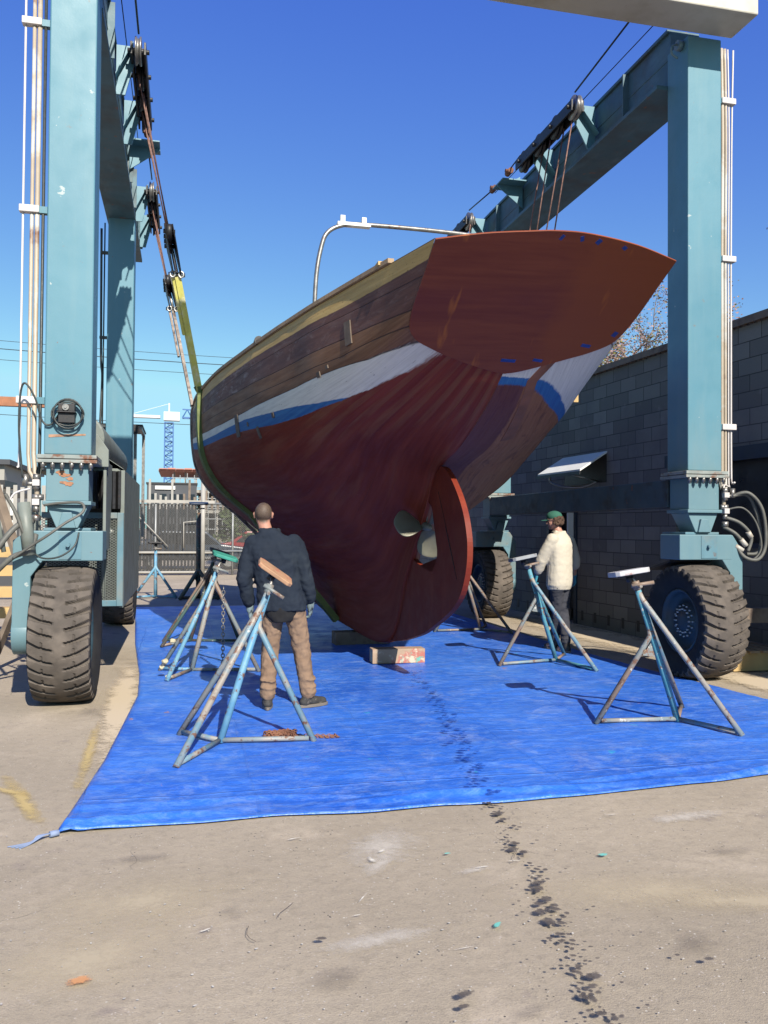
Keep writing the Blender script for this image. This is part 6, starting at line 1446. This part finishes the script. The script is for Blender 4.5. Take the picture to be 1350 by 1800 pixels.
far('tower_crane', 'tower crane with a blue lattice mast and white jib far behind the fence', 'crane', (
    ('mast', M['craneblue'], lambda bm: lattice(bm, CRX, CRY, 0, 26, .95, 24, .28)), ('jib', M['craneblue'], lambda bm: jib(bm, CRX + 3, CRX + 34, 27.3, 2.0)),
    ('counter_jib', M['cranewhite'], lambda bm: (box(bm, (CRX - 10, CRY - .9, 27.0), (CRX - 2, CRY + .9, 27.6)), bar(bm, (CRX - 9, CRY, 27.6), (CRX, CRY, 30.5), .08, .08))),
    ('cab', M['cranewhite'], lambda bm: (box(bm, (CRX - 1.2, CRY - 1.1, 26.5), (CRX + 2.4, CRY + 1.1, 28.5)), bar(bm, (CRX, CRY, 28.51), (CRX, CRY, 30.6), .3, .3))),
    ('counterweight', M['concrete'], lambda bm: box(bm, (CRX - 10, CRY - 1, 25.0), (CRX - 8, CRY + 1, 26.99)))), (CRX, CRY, 0))
# conifers beyond the fence
def bush(label, base, h, w_, seed, m):
    rr = random.Random(seed); T = thing('evergreen_tree', label, 'tree', base); bm = newbm()
    for k in range(5200):
        t = rr.random() ** .7; a = rr.uniform(0, 6.28); r = w_ * (1 - t) ** .7 * (.55 + .45 * rr.random()) * (1 + .35 * math.sin(t * 23 + a * 3)); z = .4 + h * t
        c = Vector(base) + Vector((r * math.cos(a), r * math.sin(a), z)); s = rr.uniform(.05, .14); n = Vector((rr.gauss(0, 1), rr.gauss(0, 1), rr.gauss(0, 1))).normalized(); p, q = frame_of(n)
        bm.faces.new([bm.verts.new(c + p * s * x + q * s * y * .5) for x, y in ((-1, 0), (0, -1), (1, 0), (0, 1))])
    obj('crown', bm, m, T, fix=False); bm = newbm(); tube(bm, [base, (base[0], base[1], base[2] + h * .8)], [.12, .03], 8); obj('trunk', bm, M['timber_grey'], T)
EV = mat('evergreen_leaf', (.07, .10, .03), .8, var=.4, vs=1.5, bmp=None)
bush('olive green evergreen just left of the hull behind the mesh fence', (2.3, 36, 0), 4.0, 1.0, 1, EV); bush('smaller evergreen hidden partly by the bow', (3.9, 37, 0), 4.4, 1.2, 2, EV)
# parked cars beyond the mesh
def car(label, x, y, m, L_=4.4, rot=0):
    T = thing('parked_car', label, 'car', (x, y, 0), 'cars parked beyond the fence')
    def body(bm):
        prof = [(-2.15, .35), (2.15, .35), (2.2, .62), (2.1, .82), (1.1, .95), (.55, 1.42), (-1.1, 1.45), (-1.75, 1.0), (-2.2, .92)]
        prism(bm, [(x + a, y - .85, z) for a, z in prof], (0, 1.7, 0))
    joined('body', T, m, body, bevel=.05)
    joined('side_window', T, M['glass'], lambda bm: (prism(bm, [(x + a, y - .853, z) for a, z in ((1.0, .95), (.5, 1.36), (-.25, 1.38), (-.25, .95))], (0, -.01, 0)), prism(bm, [(x + a, y - .853, z) for a, z in ((-.32, .95), (-.32, 1.38), (-1.05, 1.38), (-1.55, 1.0))], (0, -.01, 0))))
    for s in (-1.4, 1.35):
        w_ = joined('wheel', T, M['tyredark'], lambda bm: tube(bm, [(x + s, y - .9, .32), (x + s, y - .62, .32)], .32, 20)); joined('hubcap', w_ and T, M['chrome'], lambda bm: tube(bm, [(x + s, y - .91, .32), (x + s, y - .902, .32)], .2, 14))
    joined('tail_lamp', T, M['carred'], lambda bm: box(bm, (x - 2.23, y - .8, .72), (x - 2.15, y - .5, .86)))
car('dark blue car beyond the mesh fence, left of the red one', 0.3, 33.5, M['cardark']); car('red car parked beyond the mesh fence', 3.6, 36, M['carred']); car('silver car beyond the mesh fence nearest the hull', 6.2, 33.2, M['carwhite'])
car('silver car beyond the fence at the far left of the gate', -4.4, 34, M['carwhite'])
# overhead wires
WR = []
for k, (z0, r) in enumerate(((18.2, .022), (17.2, .035), (16.0, .022), (11.2, .025))):
    bm = newbm(); n = 20; pts = []
    for i in range(n + 1): t = i / n; pts.append((-55 + 110 * t, 78 - 1.5 * k + 6 * t, z0 - .4 + (2.2 * (2 * t - 1) ** 2) - .4 * t))
    tube(bm, pts, r, 5)
    tag(obj('overhead_wire', bm, M['wire']), ('highest of the four thin overhead wires crossing the sky', 'thick second overhead wire from the top', 'third overhead wire from the top, very thin', 'lowest overhead wire, level with the crane mast')[k], 'wire', 'overhead wires crossing behind the hoist')
